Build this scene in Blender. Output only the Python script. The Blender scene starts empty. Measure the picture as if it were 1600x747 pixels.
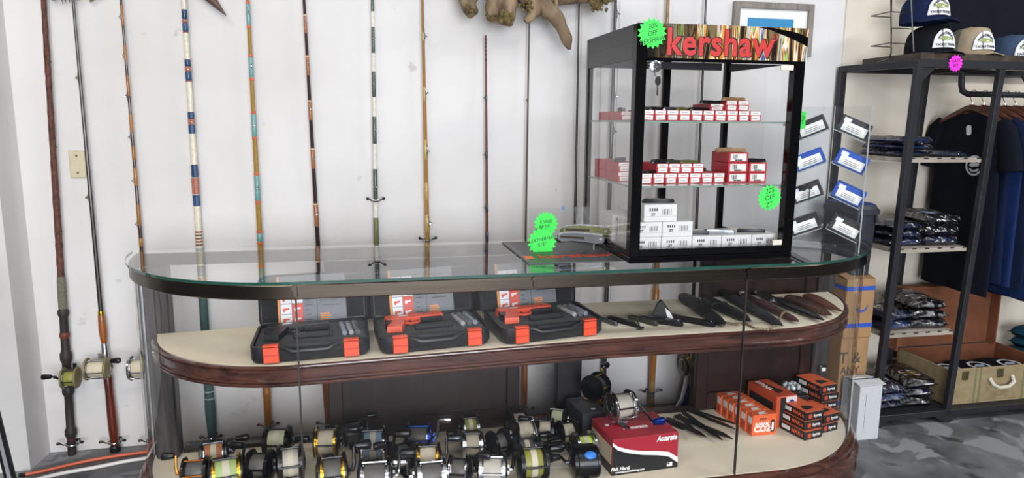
import bpy, bmesh, math, random
from mathutils import Vector, Matrix, Euler, noise as mnoise
random.seed(7)
PI = math.pi
scene = bpy.context.scene
# ------------------------------------------------------------------ camera
F_PX, CXP, CYP = 1110.0, 800.0, 373.5
CAM = Vector((0, 0, 1.3))
_y, _p, _r = math.radians(12.0), math.radians(9.54), math.radians(0.46)
FWD = Vector((math.sin(_y)*math.cos(_p), math.cos(_y)*math.cos(_p), -math.sin(_p)))
_rt = Vector((math.cos(_y), -math.sin(_y), 0)); _up = _rt.cross(FWD)
RGT = _rt*math.cos(_r) + _up*math.sin(_r); UPV = _up*math.cos(_r) - _rt*math.sin(_r)
cam_data = bpy.data.cameras.new('camera'); cam = bpy.data.objects.new('camera', cam_data)
scene.collection.objects.link(cam)
m3 = Matrix((RGT, UPV, -FWD)).transposed()
cam.matrix_world = Matrix.Translation(CAM) @ m3.to_4x4()
cam_data.sensor_width = 36.0; cam_data.lens = 36.0*F_PX/1600.0; cam_data.clip_start = 0.05
scene.camera = cam
# ------------------------------------------------------------------ world, light, exposure
w = bpy.data.worlds.new('world'); scene.world = w; w.use_nodes = True
w.node_tree.nodes['Background'].inputs[0].default_value = (0.90, 0.95, 1.0, 1)
w.node_tree.nodes['Background'].inputs[1].default_value = 0.55
def area(name, loc, target, sx, sy, power, col=(1, 1, 1)):
    d = bpy.data.lights.new(name, 'AREA'); d.shape = 'RECTANGLE'; d.size = sx; d.size_y = sy
    d.energy = power; d.color = col
    o = bpy.data.objects.new(name, d); scene.collection.objects.link(o); o.location = loc
    o.rotation_euler = (Vector(target)-Vector(loc)).to_track_quat('-Z', 'Y').to_euler()
    return o
area('unseen_ceiling_tube', (-1.2, 0.70, 3.15), (-1.2, 1.2, 0), 1.6, 0.25, 27, (1, 0.90, 0.78))
area('unseen_ceiling_tube', (1.6, 0.60, 3.15), (1.6, 1.1, 0), 1.6, 0.25, 14, (0.60, 0.76, 1.0))
area('unseen_ceiling_tube', (3.8, 0.7, 3.15), (3.3, 1.6, 0), 1.6, 0.25, 50, (1.0, 0.98, 0.94))  # added unseen lamp, brightens the rack and puts highlights on the bags
area('unseen_ceiling_tube', (-0.1, -1.2, 3.15), (-0.1, -0.7, 0), 2.4, 0.4, 46, (1, 0.95, 0.89))
area('shop_door_daylight', (0.4, -3.6, 1.45), (1.0, 2.9, 0.9), 3.0, 2.4, 300, (0.90, 0.935, 1.0))
vs = scene.view_settings
scene.display_settings.display_device = 'sRGB'
vs.view_transform = 'Standard'; vs.look = 'None'; vs.gamma = 1.0; vs.use_curve_mapping = False
vs.exposure = 0.14
try:
    scene.cycles.transparent_max_bounces = 40
    scene.cycles.max_bounces = 10
except Exception:
    pass
# ------------------------------------------------------------------ pixel <-> place helpers (real planes at real depths)
def _ray(px, py): return FWD + RGT*((px-CXP)/F_PX) - UPV*((py-CYP)/F_PX)
def PY(px, py, Y):
    d = _ray(px, py); return CAM + d*(Y/d.y)
def PZ(px, py, Z):
    d = _ray(px, py); return CAM + d*((Z-CAM.z)/d.z)
def mpp(p): return (Vector(p)-CAM).dot(FWD)/F_PX       # metres per pixel at a place
# ------------------------------------------------------------------ materials
def C(h, a=1.0):
    h = h.lstrip('#'); v = [int(h[i:i+2], 16)/255 for i in (0, 2, 4)]
    return tuple((c/12.92 if c <= 0.04045 else ((c+0.055)/1.055)**2.4) for c in v) + (a,)
MATS = {}
def _new(name):
    m = bpy.data.materials.new(name); m.use_nodes = True
    nt = m.node_tree; return m, nt, nt.nodes['Principled BSDF']
def mat(name, col, rough=0.5, metal=0.0, var=0.10, scale=30.0, bump=0.0, stretch=(1, 1, 1), coat=0.0, spec=0.5, sheen=0.0, col2=None, emit=0.0, detail=4.0, bdist=0.002):
    if name in MATS: return MATS[name]
    m, nt, b = _new(name); N = nt.nodes; L = nt.links
    base = C(col)
    tc = N.new('ShaderNodeTexCoord'); mp = N.new('ShaderNodeMapping'); mp.inputs['Scale'].default_value = stretch
    L.new(tc.outputs['Object'], mp.inputs[0])
    nz = N.new('ShaderNodeTexNoise'); nz.inputs['Scale'].default_value = scale; nz.inputs['Detail'].default_value = detail
    L.new(mp.outputs[0], nz.inputs['Vector'])
    cr = N.new('ShaderNodeValToRGB'); e = cr.color_ramp.elements
    e[0].position = 0.3; e[1].position = 0.7
    lo = tuple(max(0, c*(1-var)) for c in base[:3])+(1,)
    hi = C(col2) if col2 else tuple(min(1, c*(1+var)) for c in base[:3])+(1,)
    e[0].color = lo; e[1].color = hi
    L.new(nz.outputs['Fac'], cr.inputs[0]); L.new(cr.outputs[0], b.inputs['Base Color'])
    b.inputs['Roughness'].default_value = rough; b.inputs['Metallic'].default_value = metal
    b.inputs['Specular IOR Level'].default_value = spec
    b.inputs['Coat Weight'].default_value = coat
    if sheen: b.inputs['Sheen Weight'].default_value = sheen
    if bump:
        bp = N.new('ShaderNodeBump'); bp.inputs['Strength'].default_value = bump; bp.inputs['Distance'].default_value = bdist
        L.new(nz.outputs['Fac'], bp.inputs['Height']); L.new(bp.outputs[0], b.inputs['Normal'])
    MATS[name] = m; return m
def glassm(name, tint=(1, 1, 1), ior=1.5, rough=0.0, haze=0.0, hazecol=(0.8, 0.8, 0.8)):
    m = bpy.data.materials.new(name); m.use_nodes = True; nt = m.node_tree; N = nt.nodes; L = nt.links
    for n in list(N): N.remove(n)
    out = N.new('ShaderNodeOutputMaterial'); mx = N.new('ShaderNodeMixShader')
    tr = N.new('ShaderNodeBsdfTransparent'); tr.inputs[0].default_value = tuple(tint)+(1,)
    gl = N.new('ShaderNodeBsdfGlossy'); gl.inputs['Roughness'].default_value = rough; gl.inputs[0].default_value = (1, 1, 1, 1)
    fr = N.new('ShaderNodeFresnel'); fr.inputs['IOR'].default_value = ior
    ge = N.new('ShaderNodeNewGeometry'); iv = N.new('ShaderNodeMath'); iv.operation = 'SUBTRACT'; iv.inputs[0].default_value = 1.0
    L.new(ge.outputs['Backfacing'], iv.inputs[1])
    mu = N.new('ShaderNodeMath'); mu.operation = 'MULTIPLY'; L.new(fr.outputs[0], mu.inputs[0]); L.new(iv.outputs[0], mu.inputs[1])
    L.new(mu.outputs[0], mx.inputs[0])
    if haze:
        df = N.new('ShaderNodeBsdfDiffuse'); df.inputs[0].default_value = tuple(hazecol)+(1,)
        m2 = N.new('ShaderNodeMixShader'); m2.inputs[0].default_value = haze
        L.new(tr.outputs[0], m2.inputs[1]); L.new(df.outputs[0], m2.inputs[2]); L.new(m2.outputs[0], mx.inputs[1])
    else:
        L.new(tr.outputs[0], mx.inputs[1])
    L.new(gl.outputs[0], mx.inputs[2]); L.new(mx.outputs[0], out.inputs[0])
    return m
def wood(name, c1, c2, rough=0.4, scale=18, axis='X', coat=0.3):
    m, nt, b = _new(name); N = nt.nodes; L = nt.links
    tc = N.new('ShaderNodeTexCoord'); mp = N.new('ShaderNodeMapping')
    s = {'X': (0.12, 1, 1), 'Y': (1, 0.12, 1), 'Z': (1, 1, 0.12)}[axis]; mp.inputs['Scale'].default_value = s
    L.new(tc.outputs['Object'], mp.inputs[0])
    nz = N.new('ShaderNodeTexNoise'); nz.inputs['Scale'].default_value = scale*3; nz.inputs['Detail'].default_value = 8; nz.inputs['Distortion'].default_value = 0.6
    L.new(mp.outputs[0], nz.inputs['Vector'])
    cr = N.new('ShaderNodeValToRGB'); e = cr.color_ramp.elements; e[0].position = 0.35; e[1].position = 0.68
    e[0].color = C(c1); e[1].color = C(c2); L.new(nz.outputs['Fac'], cr.inputs[0]); L.new(cr.outputs[0], b.inputs['Base Color'])
    b.inputs['Roughness'].default_value = rough; b.inputs['Coat Weight'].default_value = coat
    bp = N.new('ShaderNodeBump'); bp.inputs['Strength'].default_value = 0.15; bp.inputs['Distance'].default_value = 0.001
    L.new(nz.outputs['Fac'], bp.inputs['Height']); L.new(bp.outputs[0], b.inputs['Normal'])
    MATS[name] = m; return m
def flat(name, col, rough=0.55): return mat(name, col, rough, var=0.03, scale=60)
# ------------------------------------------------------------------ mesh builder
COL = scene.collection
class MB:
    def __init__(s): s.v = []; s.f = []
    def add(s, vs, fs):
        o = len(s.v); s.v += [tuple(v) for v in vs]; s.f += [tuple(i+o for i in f) for f in fs]; return s
    def box(s, x0, x1, y0, y1, z0, z1, M=None, ch=0.0):
        if ch <= 0:
            vs = [(x, y, z) for x in (x0, x1) for y in (y0, y1) for z in (z0, z1)]
            fs = [(0, 1, 3, 2), (4, 6, 7, 5), (0, 4, 5, 1), (2, 3, 7, 6), (0, 2, 6, 4), (1, 5, 7, 3)]
        else:
            c = ch; vs = []; fs = []
            xs = (x0, x1); ys = (y0, y1); zs = (z0, z1); idx = {}
            for i in (0, 1):
                for j in (0, 1):
                    for k in (0, 1):
                        sx, sy, sz = (1 if i == 0 else -1), (1 if j == 0 else -1), (1 if k == 0 else -1)
                        idx[(i, j, k, 0)] = len(vs); vs.append((xs[i], ys[j]+sy*c, zs[k]+sz*c))
                        idx[(i, j, k, 1)] = len(vs); vs.append((xs[i]+sx*c, ys[j], zs[k]+sz*c))
                        idx[(i, j, k, 2)] = len(vs); vs.append((xs[i]+sx*c, ys[j]+sy*c, zs[k]))
            g = lambda *a: idx[a]
            fs += [(g(0,0,0,0), g(0,0,1,0), g(0,1,1,0), g(0,1,0,0)), (g(1,0,0,0), g(1,1,0,0), g(1,1,1,0), g(1,0,1,0)),
                   (g(0,0,0,1), g(1,0,0,1), g(1,0,1,1), g(0,0,1,1)), (g(0,1,0,1), g(0,1,1,1), g(1,1,1,1), g(1,1,0,1)),
                   (g(0,0,0,2), g(0,1,0,2), g(1,1,0,2), g(1,0,0,2)), (g(0,0,1,2), g(1,0,1,2), g(1,1,1,2), g(0,1,1,2))]
            for i in (0, 1):
                for j in (0, 1):
                    fs.append((g(i,j,0,0), g(i,j,1,0), g(i,j,1,1), g(i,j,0,1)) if (i ^ j) else (g(i,j,0,1), g(i,j,1,1), g(i,j,1,0), g(i,j,0,0)))
                for k in (0, 1):
                    fs.append((g(i,0,k,0), g(i,1,k,0), g(i,1,k,2), g(i,0,k,2)))
            for j in (0, 1):
                for k in (0, 1):
                    fs.append((g(0,j,k,1), g(1,j,k,1), g(1,j,k,2), g(0,j,k,2)))
            for i in (0, 1):
                for j in (0, 1):
                    for k in (0, 1): fs.append((g(i,j,k,0), g(i,j,k,1), g(i,j,k,2)))
        if M is not None: vs = [M @ Vector(v) for v in vs]
        return s.add(vs, fs)
    def ring_tube(s, rings, closed_ends=True, loop=False):
        n = len(rings[0]); vs = [p for r in rings for p in r]; fs = []
        m = len(rings)
        for i in range(m if loop else m-1):
            a = i*n; b = ((i+1) % m)*n
            for j in range(n): fs.append((a+j, a+(j+1) % n, b+(j+1) % n, b+j))
        if closed_ends and not loop:
            fs.append(tuple(range(n-1, -1, -1))); fs.append(tuple((m-1)*n+j for j in range(n)))
        return s.add(vs, fs)
    def tube(s, pts, rad, n=8, M=None, flatten=None, loop=False):
        pts = [Vector(p) for p in pts]; m = len(pts)
        if not isinstance(rad, (list, tuple)): rad = [rad]*m
        rings = []; prev = None
        for i, p in enumerate(pts):
            if loop: t = (pts[(i+1) % m]-pts[i-1])
            else: t = (pts[min(i+1, m-1)]-pts[max(i-1, 0)])
            if t.length < 1e-9: t = Vector((0, 0, 1))
            t.normalize()
            if prev is None:
                a = Vector((0, 0, 1)) if abs(t.z) < 0.9 else Vector((1, 0, 0)); u = t.cross(a).normalized()
            else:
                u = (prev - t*prev.dot(t)); u = u.normalized() if u.length > 1e-6 else t.orthogonal().normalized()
            prev = u; v = t.cross(u)
            fl = flatten or (1, 1)
            rings.append([p + (u*math.cos(2*PI*k/n)*fl[0] + v*math.sin(2*PI*k/n)*fl[1])*rad[i] for k in range(n)])
        if M is not None: rings = [[M @ q for q in r] for r in rings]
        return s.ring_tube(rings, loop=loop)
    def lathe(s, prof, n=20, M=None, a0=0.0, a1=2*PI):
        full = abs(a1-a0-2*PI) < 1e-6; vs = []; fs = []; k = n if full else n+1; m = len(prof)
        for j in range(k):
            a = a0+(a1-a0)*j/n
            for r, z in prof: vs.append(Vector((r*math.cos(a), r*math.sin(a), z)))
        for j in range(n):
            b = ((j+1) % k)
            for i in range(m-1):
                fs.append((j*m+i, b*m+i, b*m+i+1, j*m+i+1))
        if M is not None: vs = [M @ v for v in vs]
        return s.add(vs, fs)
    def prism(s, poly, z0, z1, M=None, taper=0.0):
        n = len(poly)
        cx = sum(p[0] for p in poly)/n; cy = sum(p[1] for p in poly)/n
        ar = sum(poly[i][0]*poly[(i+1) % n][1]-poly[(i+1) % n][0]*poly[i][1] for i in range(n))
        if ar < 0: poly = poly[::-1]
        k = 1-taper
        vs = [Vector((x, y, z0)) for x, y in poly]+[Vector((cx+(x-cx)*k, cy+(y-cy)*k, z1)) for x, y in poly]
        fs = [tuple(range(n-1, -1, -1)), tuple(range(n, 2*n))]+[(i, (i+1) % n, n+(i+1) % n, n+i) for i in range(n)]
        if M is not None: vs = [M @ v for v in vs]
        return s.add(vs, fs)
    def ball(s, c, r, n=12, m=8, M=None):
        if not isinstance(r, (tuple, list)): r = (r, r, r)
        prof = [(math.sin(PI*i/m), -math.cos(PI*i/m)) for i in range(m+1)]
        T = Matrix.Translation(c) @ Matrix.Diagonal((r[0], r[1], r[2], 1))
        if M is not None: T = M @ T
        return s.lathe(prof, n, T)
    def mesh(s, name, smooth=35):
        me = bpy.data.meshes.new(name); me.from_pydata(s.v, [], s.f); me.validate(); 
        bm = bmesh.new(); bm.from_mesh(me); bmesh.ops.remove_doubles(bm, verts=bm.verts, dist=1e-6)
        bmesh.ops.recalc_face_normals(bm, faces=bm.faces); bm.to_mesh(me); bm.free()
        if smooth:
            me.polygons.foreach_set('use_smooth', [True]*len(me.polygons)); me.set_sharp_from_angle(angle=math.radians(smooth))
        me.update(); return me
def obj(name, mb, m, parent=None, smooth=35, M=None):
    me = mb.mesh(name, smooth) if isinstance(mb, MB) else mb
    if not me.materials: me.materials.append(m)
    o = bpy.data.objects.new(name, me); COL.objects.link(o)
    if parent is not None: o.parent = parent
    if M is not None: o.matrix_local = M
    return o
def tag(o, label, cat, group=None, kind=None):
    o['label'] = label; o['category'] = cat
    if group: o['group'] = group
    if kind: o['kind'] = kind
    return o
def thing(name, label, cat, loc=(0, 0, 0), rotz=0.0, group=None, M=None):
    o = bpy.data.objects.new(name, None); o.empty_display_size = 0.02; COL.objects.link(o)
    if M is not None: o.matrix_world = M
    else: o.location = loc; o.rotation_euler = (0, 0, rotz)
    return tag(o, label, cat, group)
def struct(name, mb, m, smooth=35):
    o = obj(name, mb, m, None, smooth); o['kind'] = 'structure'; return o
def copy_tree(o, parent=None):
    c = o.copy(); COL.objects.link(c)
    if parent is not None:
        c.parent = parent; c.matrix_parent_inverse = o.matrix_parent_inverse.copy()
    for ch in list(o.children): copy_tree(ch, c)
    return c
T = Matrix.Translation
def RX(a): return Matrix.Rotation(math.radians(a), 4, 'X')
def RY(a): return Matrix.Rotation(math.radians(a), 4, 'Y')
def RZ(a): return Matrix.Rotation(math.radians(a), 4, 'Z')
FRONT = RX(90)                      # text/flat print turned to face -Y
LEFTF = RZ(-90) @ RX(90)            # ... to face -X
RIGHTF = RZ(90) @ RX(90)            # ... to face +X
_TXT = {}
def text(s, size, m, parent, M, name='lettering', ext=0.0004, shear=0.0, bold=0.0, ax='CENTER', sx=1.0, space=1.0):
    key = (s, size, ext, shear, bold, ax, space, m.name)
    if key not in _TXT:
        cu = bpy.data.curves.new('t', 'FONT'); cu.body = s; cu.size = size; cu.extrude = ext; cu.shear = shear; cu.offset = bold
        cu.align_x = ax; cu.align_y = 'CENTER'; cu.space_character = space; cu.resolution_u = 3
        t = bpy.data.objects.new('t', cu); COL.objects.link(t)
        me = bpy.data.meshes.new_from_object(t); bpy.data.objects.remove(t); bpy.data.curves.remove(cu)
        me.name = name; me.materials.clear(); me.materials.append(m); _TXT[key] = me
    o = bpy.data.objects.new(name, _TXT[key]); COL.objects.link(o); o.parent = parent
    o.matrix_local = M @ Matrix.Diagonal((sx, 1, 1, 1)); return o
ORD = ['first', 'second', 'third', 'fourth', 'fifth', 'sixth', 'seventh', 'eighth', 'ninth', 'tenth', 'eleventh', 'twelfth', 'thirteenth']
def rrect(w, h, r, n=4, cx=0, cy=0):
    out = []
    for sx, sy, a in ((1, 1, 0), (-1, 1, 90), (-1, -1, 180), (1, -1, 270)):
        for i in range(n+1):
            t = math.radians(a+90*i/n); out.append((cx+sx*(w/2-r)+r*math.cos(t), cy+sy*(h/2-r)+r*math.sin(t)))
    return out
def star(r1, r2, n=18, sx=1.0):
    return [((r1 if i % 2 == 0 else r2)*math.cos(PI*i/n)*sx, (r1 if i % 2 == 0 else r2)*math.sin(PI*i/n)) for i in range(2*n)]
# common materials
BLACKP = mat('black_plastic', '#17181a', 0.38, var=0.1)
BLACKM = mat('black_painted_metal', '#131416', 0.32, var=0.1)
CHROME = mat('chrome', '#c9cbcd', 0.16, 1.0, var=0.05)
STEEL = mat('brushed_steel', '#585047', 0.24, 1.0, var=0.15, scale=60, stretch=(0.05, 0.05, 3))
GOLD = mat('gold_anodised', '#c79a2b', 0.25, 1.0, var=0.08)
SILVER = mat('silver_aluminium', '#b9bcc0', 0.25, 1.0, var=0.08)
WHITEP = flat('white_paper', '#e9e8e4', 0.6)
INK = flat('black_ink', '#1b1b1d', 0.6)
GLASS_CLEAR = glassm('clear_glass', (0.99, 0.99, 0.99), 1.32)
GLASS_TOP = glassm('top_plate_glass', (0.965, 0.975, 0.97), 1.75)
GLASS_EDGE = mat('green_glass_edge', '#1f4a3f', 0.12, var=0.2, coat=0.5)
ACRYLIC = glassm('clear_acrylic', (0.95, 0.965, 0.97), 1.5, haze=0.012)
# ================================================================== THE ROOM
WALL_Y = 2.92
def wall_material():
    m, nt, b = _new('white_painted_plaster'); N = nt.nodes; L = nt.links
    tc = N.new('ShaderNodeTexCoord')
    n1 = N.new('ShaderNodeTexNoise'); n1.inputs['Scale'].default_value = 1.6; n1.inputs['Detail'].default_value = 6
    n2 = N.new('ShaderNodeTexNoise'); n2.inputs['Scale'].default_value = 38; n2.inputs['Detail'].default_value = 8
    for n in (n1, n2): L.new(tc.outputs['Object'], n.inputs['Vector'])
    cr = N.new('ShaderNodeValToRGB'); e = cr.color_ramp.elements; e[0].position = 0.3; e[1].position = 0.62
    e[0].color = C('#cfccc8'); e[1].color = C('#dcdad8'); L.new(n1.outputs[0], cr.inputs[0])
    # small scuffs
    c2 = N.new('ShaderNodeValToRGB'); f = c2.color_ramp.elements; f[0].position = 0.20; f[1].position = 0.31
    f[0].color = C('#8f8a82'); f[1].color = (1, 1, 1, 1)
    n3 = N.new('ShaderNodeTexNoise'); n3.inputs['Scale'].default_value = 9; n3.inputs['Detail'].default_value = 3
    L.new(tc.outputs['Object'], n3.inputs['Vector']); L.new(n3.outputs[0], c2.inputs[0])
    mx = N.new('ShaderNodeMix'); mx.data_type = 'RGBA'; mx.blend_type = 'MULTIPLY'; mx.inputs[0].default_value = 0.8
    L.new(cr.outputs[0], mx.inputs[6]); L.new(c2.outputs[0], mx.inputs[7]); L.new(mx.outputs[2], b.inputs['Base Color'])
    b.inputs['Roughness'].default_value = 0.72
    bp = N.new('ShaderNodeBump'); bp.inputs['Strength'].default_value = 0.25; bp.inputs['Distance'].default_value = 0.004
    L.new(n2.outputs[0], bp.inputs['Height']); L.new(bp.outputs[0], b.inputs['Normal'])
    return m
def floor_material():
    m, nt, b = _new('worn_concrete'); N = nt.nodes; L = nt.links
    tc = N.new('ShaderNodeTexCoord')
    def nz(sc, d=8, dist=0.0):
        n = N.new('ShaderNodeTexNoise'); n.inputs['Scale'].default_value = sc; n.inputs['Detail'].default_value = d; n.inputs['Distortion'].default_value = dist
        L.new(tc.outputs['Object'], n.inputs['Vector']); return n
    a = nz(6, 12, 0.5); cr = N.new('ShaderNodeValToRGB'); e = cr.color_ramp.elements
    e[0].position = 0.3; e[0].color = C('#4a4c50'); e[1].position = 0.66; e[1].color = C('#77797c'); L.new(a.outputs[0], cr.inputs[0])
    p = nz(4.6, 14, 0.8); pr = N.new('ShaderNodeValToRGB'); q = pr.color_ramp.elements; q[0].position = 0.55; q[1].position = 0.60; L.new(p.outputs[0], pr.inputs[0])
    mx = N.new('ShaderNodeMix'); mx.data_type = 'RGBA'; mx.inputs[7].default_value = C('#8d9093'); L.new(pr.outputs[0], mx.inputs[0]); L.new(cr.outputs[0], mx.inputs[6])
    s = nz(6.5, 8, 0.3); sr = N.new('ShaderNodeValToRGB'); t = sr.color_ramp.elements; t[0].position = 0.60; t[1].position = 0.68; L.new(s.outputs[0], sr.inputs[0])
    m2 = N.new('ShaderNodeMix'); m2.data_type = 'RGBA'; m2.inputs[7].default_value = C('#3a3c40'); L.new(sr.outputs[0], m2.inputs[0]); L.new(mx.outputs[2], m2.inputs[6])
    L.new(m2.outputs[2], b.inputs['Base Color']); b.inputs['Roughness'].default_value = 0.55
    bp = N.new('ShaderNodeBump'); bp.inputs['Strength'].default_value = 0.2; bp.inputs['Distance'].default_value = 0.003
    L.new(a.outputs[0], bp.inputs['Height']); L.new(bp.outputs[0], b.inputs['Normal']); return m
WALLM = wall_material()
struct('floor', MB().box(-4, 6, -4, WALL_Y+0.1, -0.1, 0.0), floor_material())
struct('ceiling', MB().box(-4, 6, -4, WALL_Y+0.1, 3.3, 3.4), mat('ceiling_paint', '#8f8e8b', 0.8))
struct('wall_right', MB().box(6.0, 6.1, -4, WALL_Y+0.1, 0.0, 3.3), mat('grey_wall_paint', '#7c7c7e', 0.8))
struct('wall_front', MB().box(-4, 6, -4.1, -4.0, 0.0, 3.3), MATS['grey_wall_paint'])
struct('wall_side', MB().box(-4.1, -4.0, -4, WALL_Y+0.1, 0.0, 3.3), MATS['grey_wall_paint'])
struct('wall_back', MB().box(-4, 6, WALL_Y, WALL_Y+0.1, 0.0, 3.3), WALLM)
pl = MB(); a_ = PZ(48, 735, 0); 
pl.prism([(-3.5, a_.y), (a_.x, a_.y), (a_.x+0.012, WALL_Y-0.0005), (-3.5, WALL_Y-0.0005)], 0.0, 3.3)
struct('wall_left', pl, WALLM)
struct('wall_shade_panel', MB().box(2.135, 4.6, WALL_Y-0.006, WALL_Y-0.0002, 0, 3.3), mat('beige_wall_shade', '#d9d0c0', 0.8, var=0.06, scale=3))  # added sheet; its beige colour stands in for dim light on the wall
# faint panel joint in the plaster behind the rods
struct('trim_1', MB().box(0.905, 0.911, WALL_Y-0.002, WALL_Y-0.0002, 0, 3.3), mat('joint_filler', '#cfcbc4', 0.8))
struct('trim_2', MB().box(1.07, 1.074, WALL_Y-0.002, WALL_Y-0.0002, 0, 3.3), MATS['joint_filler'])
# ================================================================== DISPLAY COUNTER
XL, XR, YB, YF = -0.755, 1.93, 2.587, 2.022
RAD = YB-YF; TOPZ = 0.85
def dpath(inset=0.0, n=18):
    r = RAD-inset; out = []
    cl = Vector((XL+RAD, YB, 0)); crr = Vector((XR-RAD, YB, 0))
    for i in range(n+1):
        a = math.radians(180+90*i/n); out.append(cl+Vector((math.cos(a), math.sin(a), 0))*r)
    for x in sorted([cl.x+(crr.x-cl.x)*i/8 for i in range(1, 8)]+[0.727, 1.205]):
        out.append(Vector((x, YB-r, 0)))
    for i in range(n+1):
        a = math.radians(270+90*i/n); out.append(crr+Vector((math.cos(a), math.sin(a), 0))*r)
    return out
def droop(x): return -0.026*max(0.0, 0.73-x)
def dband(prof, sel=None, zf=None):
    cols = [dpath(i) for i, z in prof]; n = len(cols[0]); rings = []
    for j in range(n):
        if sel and not sel(cols[0][j].x, j, n): continue
        rings.append([Vector((cols[k][j].x, cols[k][j].y, prof[k][1]+(zf(cols[k][j].x) if zf else 0))) for k in range(len(prof))])
    return MB().ring_tube(rings)
def dslab(inset, z0, z1, yb=YB, zf=None):
    pts = [p for p in dpath(inset)]
    mb = MB(); n = len(pts); z = zf or (lambda x: 0)
    P = [Vector((p.x, min(p.y, yb), 0)) for p in pts]
    m = n
    vs = [Vector((p.x, p.y, z0+z(p.x))) for p in P]+[Vector((p.x, p.y, z1+z(p.x))) for p in P]
    # strips between left and right halves so that a drooping slab stays well formed
    mid = [Vector((p.x, yb, 0)) for p in P]
    vs2 = [Vector((p.x, p.y, z0+z(p.x))) for p in mid]+[Vector((p.x, p.y, z1+z(p.x))) for p in mid]
    fs = []
    for i in range(n-1):
        fs += [(i, i+1, n+i+1, n+i), (2*n+i, 3*n+i, 3*n+i+1, 2*n+i+1), (n+i, n+i+1, 3*n+i+1, 3*n+i), (i, 2*n+i, 2*n+i+1, i+1)]
    return mb.add(vs+vs2, fs)
CHERRY = wood('cherry_moulding', '#331d18', '#5f392d', 0.2, 14, 'X', 0.6)
DARKWOOD = wood('dark_stained_wood', '#170b09', '#2a140e', 0.4, 10, 'Z', 0.08)
GREYWOOD = wood('worn_grey_wood', '#242120', '#4a4543', 0.4, 10, 'Z', 0.1)
FELT = mat('cream_felt', '#e6dbc3', 0.9, var=0.06, scale=8, bump=0.1)
SEAM = mat('dark_seam', '#2a2420', 0.4)
case = thing('display_counter', 'long glass display counter with rounded ends and dark wood mouldings', 'display case', ((XL+XR)/2, YB-0.3, 0))
CI = T((-(XL+XR)/2, -(YB-0.3), 0))
def cpart(name, mb, m, parent=None, smooth=35):
    mb.v = [tuple(CI @ Vector(v)) for v in mb.v] if parent is None or True else mb.v
    return obj(name, mb, m, parent or case, smooth)
gt = cpart('glass_top', dslab(-0.012, 0.842, 0.850, YB), GLASS_TOP, smooth=None)
cpart('glass_edge', dband([(-0.0125, 0.8415), (-0.0125, 0.8503), (-0.0122, 0.8503), (-0.0122, 0.8415)]), GLASS_EDGE, gt)
# steel rail under the glass, in three pieces with clips
n_ = len(dpath())
def selx(a, b): return lambda x, j, n: a-1e-4 <= x <= b+1e-4
XJ1, XJ2 = XL+RAD, 1.205
rail_prof = [(0.0, 0.797), (-0.004, 0.800), (-0.004, 0.836), (0.0, 0.841), (0.012, 0.841), (0.012, 0.797)]
cpart('rail', dband(rail_prof, selx(XL-0.1, XJ1)), STEEL); cpart('rail', dband(rail_prof, selx(XJ1, XJ2)), STEEL); cpart('rail', dband(rail_prof, selx(XJ2, XR+.1)), STEEL)
for x in (XJ1, 0.50, XJ2):
    c = cpart('rail_clip', MB().box(x-0.006, x+0.006, YF-0.0085, YF-0.0045, 0.806, 0.84, ch=0.001).box(x-0.01, x+0.004, YF-0.012, YF-0.008, 0.826, 0.835), STEEL)
cpart('back_rail', MB().box(XL+0.02, XR-0.02, YB-0.02, YB, 0.80, 0.841), STEEL)
# glass walls
gprof = [(0.004, 0.122), (0.004, 0.798), (0.010, 0.798), (0.010, 0.122)]
cpart('end_glass', dband(gprof, selx(XL-.1, XJ1)), GLASS_CLEAR); cpart('front_glass', dband(gprof, selx(XJ1, XJ2)), GLASS_CLEAR); cpart('end_glass', dband(gprof, selx(XJ2, XR+.1)), GLASS_CLEAR)
for x in (XJ1, XJ2):
    cpart('glass_seam', MB().box(x-0.0022, x+0.0022, YF+0.002, YF+0.012, 0.125, 0.80), SEAM)
# corner posts and trims
for s, x in ((1, XL), (-1, XR)):
    a, b = sorted((x+s*0.03, x+s*0.105))
    cpart('corner_post', MB().box(a, b, YB-0.07, YB-0.002, 0.12, 0.80, ch=0.006), GREYWOOD)
    cpart('end_trim', MB().tube([(x+s*0.008, YB-0.012, 0.12), (x+s*0.008, YB-0.012, 0.80)], 0.011, 10), CHROME)
# base
base_prof = [(0.016, 0.118), (-0.004, 0.120), (-0.014, 0.114), (-0.018, 0.104), (-0.012, 0.094), (-0.018, 0.090), (-0.030, 0.080), (-0.034, 0.066), (-0.024, 0.054), (-0.024, 0.012), (-0.03, 0.008), (-0.03, 0.0), (0.016, 0.0)]
cpart('base', dband(base_prof), CHERRY)
cpart('floor_board', dslab(0.018, 0.06, 0.112, YB-0.001), DARKWOOD)
cpart('felt', dslab(0.017, 0.1125, 0.12, YB-0.03), FELT)
cpart('back_sill', MB().box(XL+0.11, XR-0.11, YB-0.03, YB-0.002, 0.113, 0.135), DARKWOOD)
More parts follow.
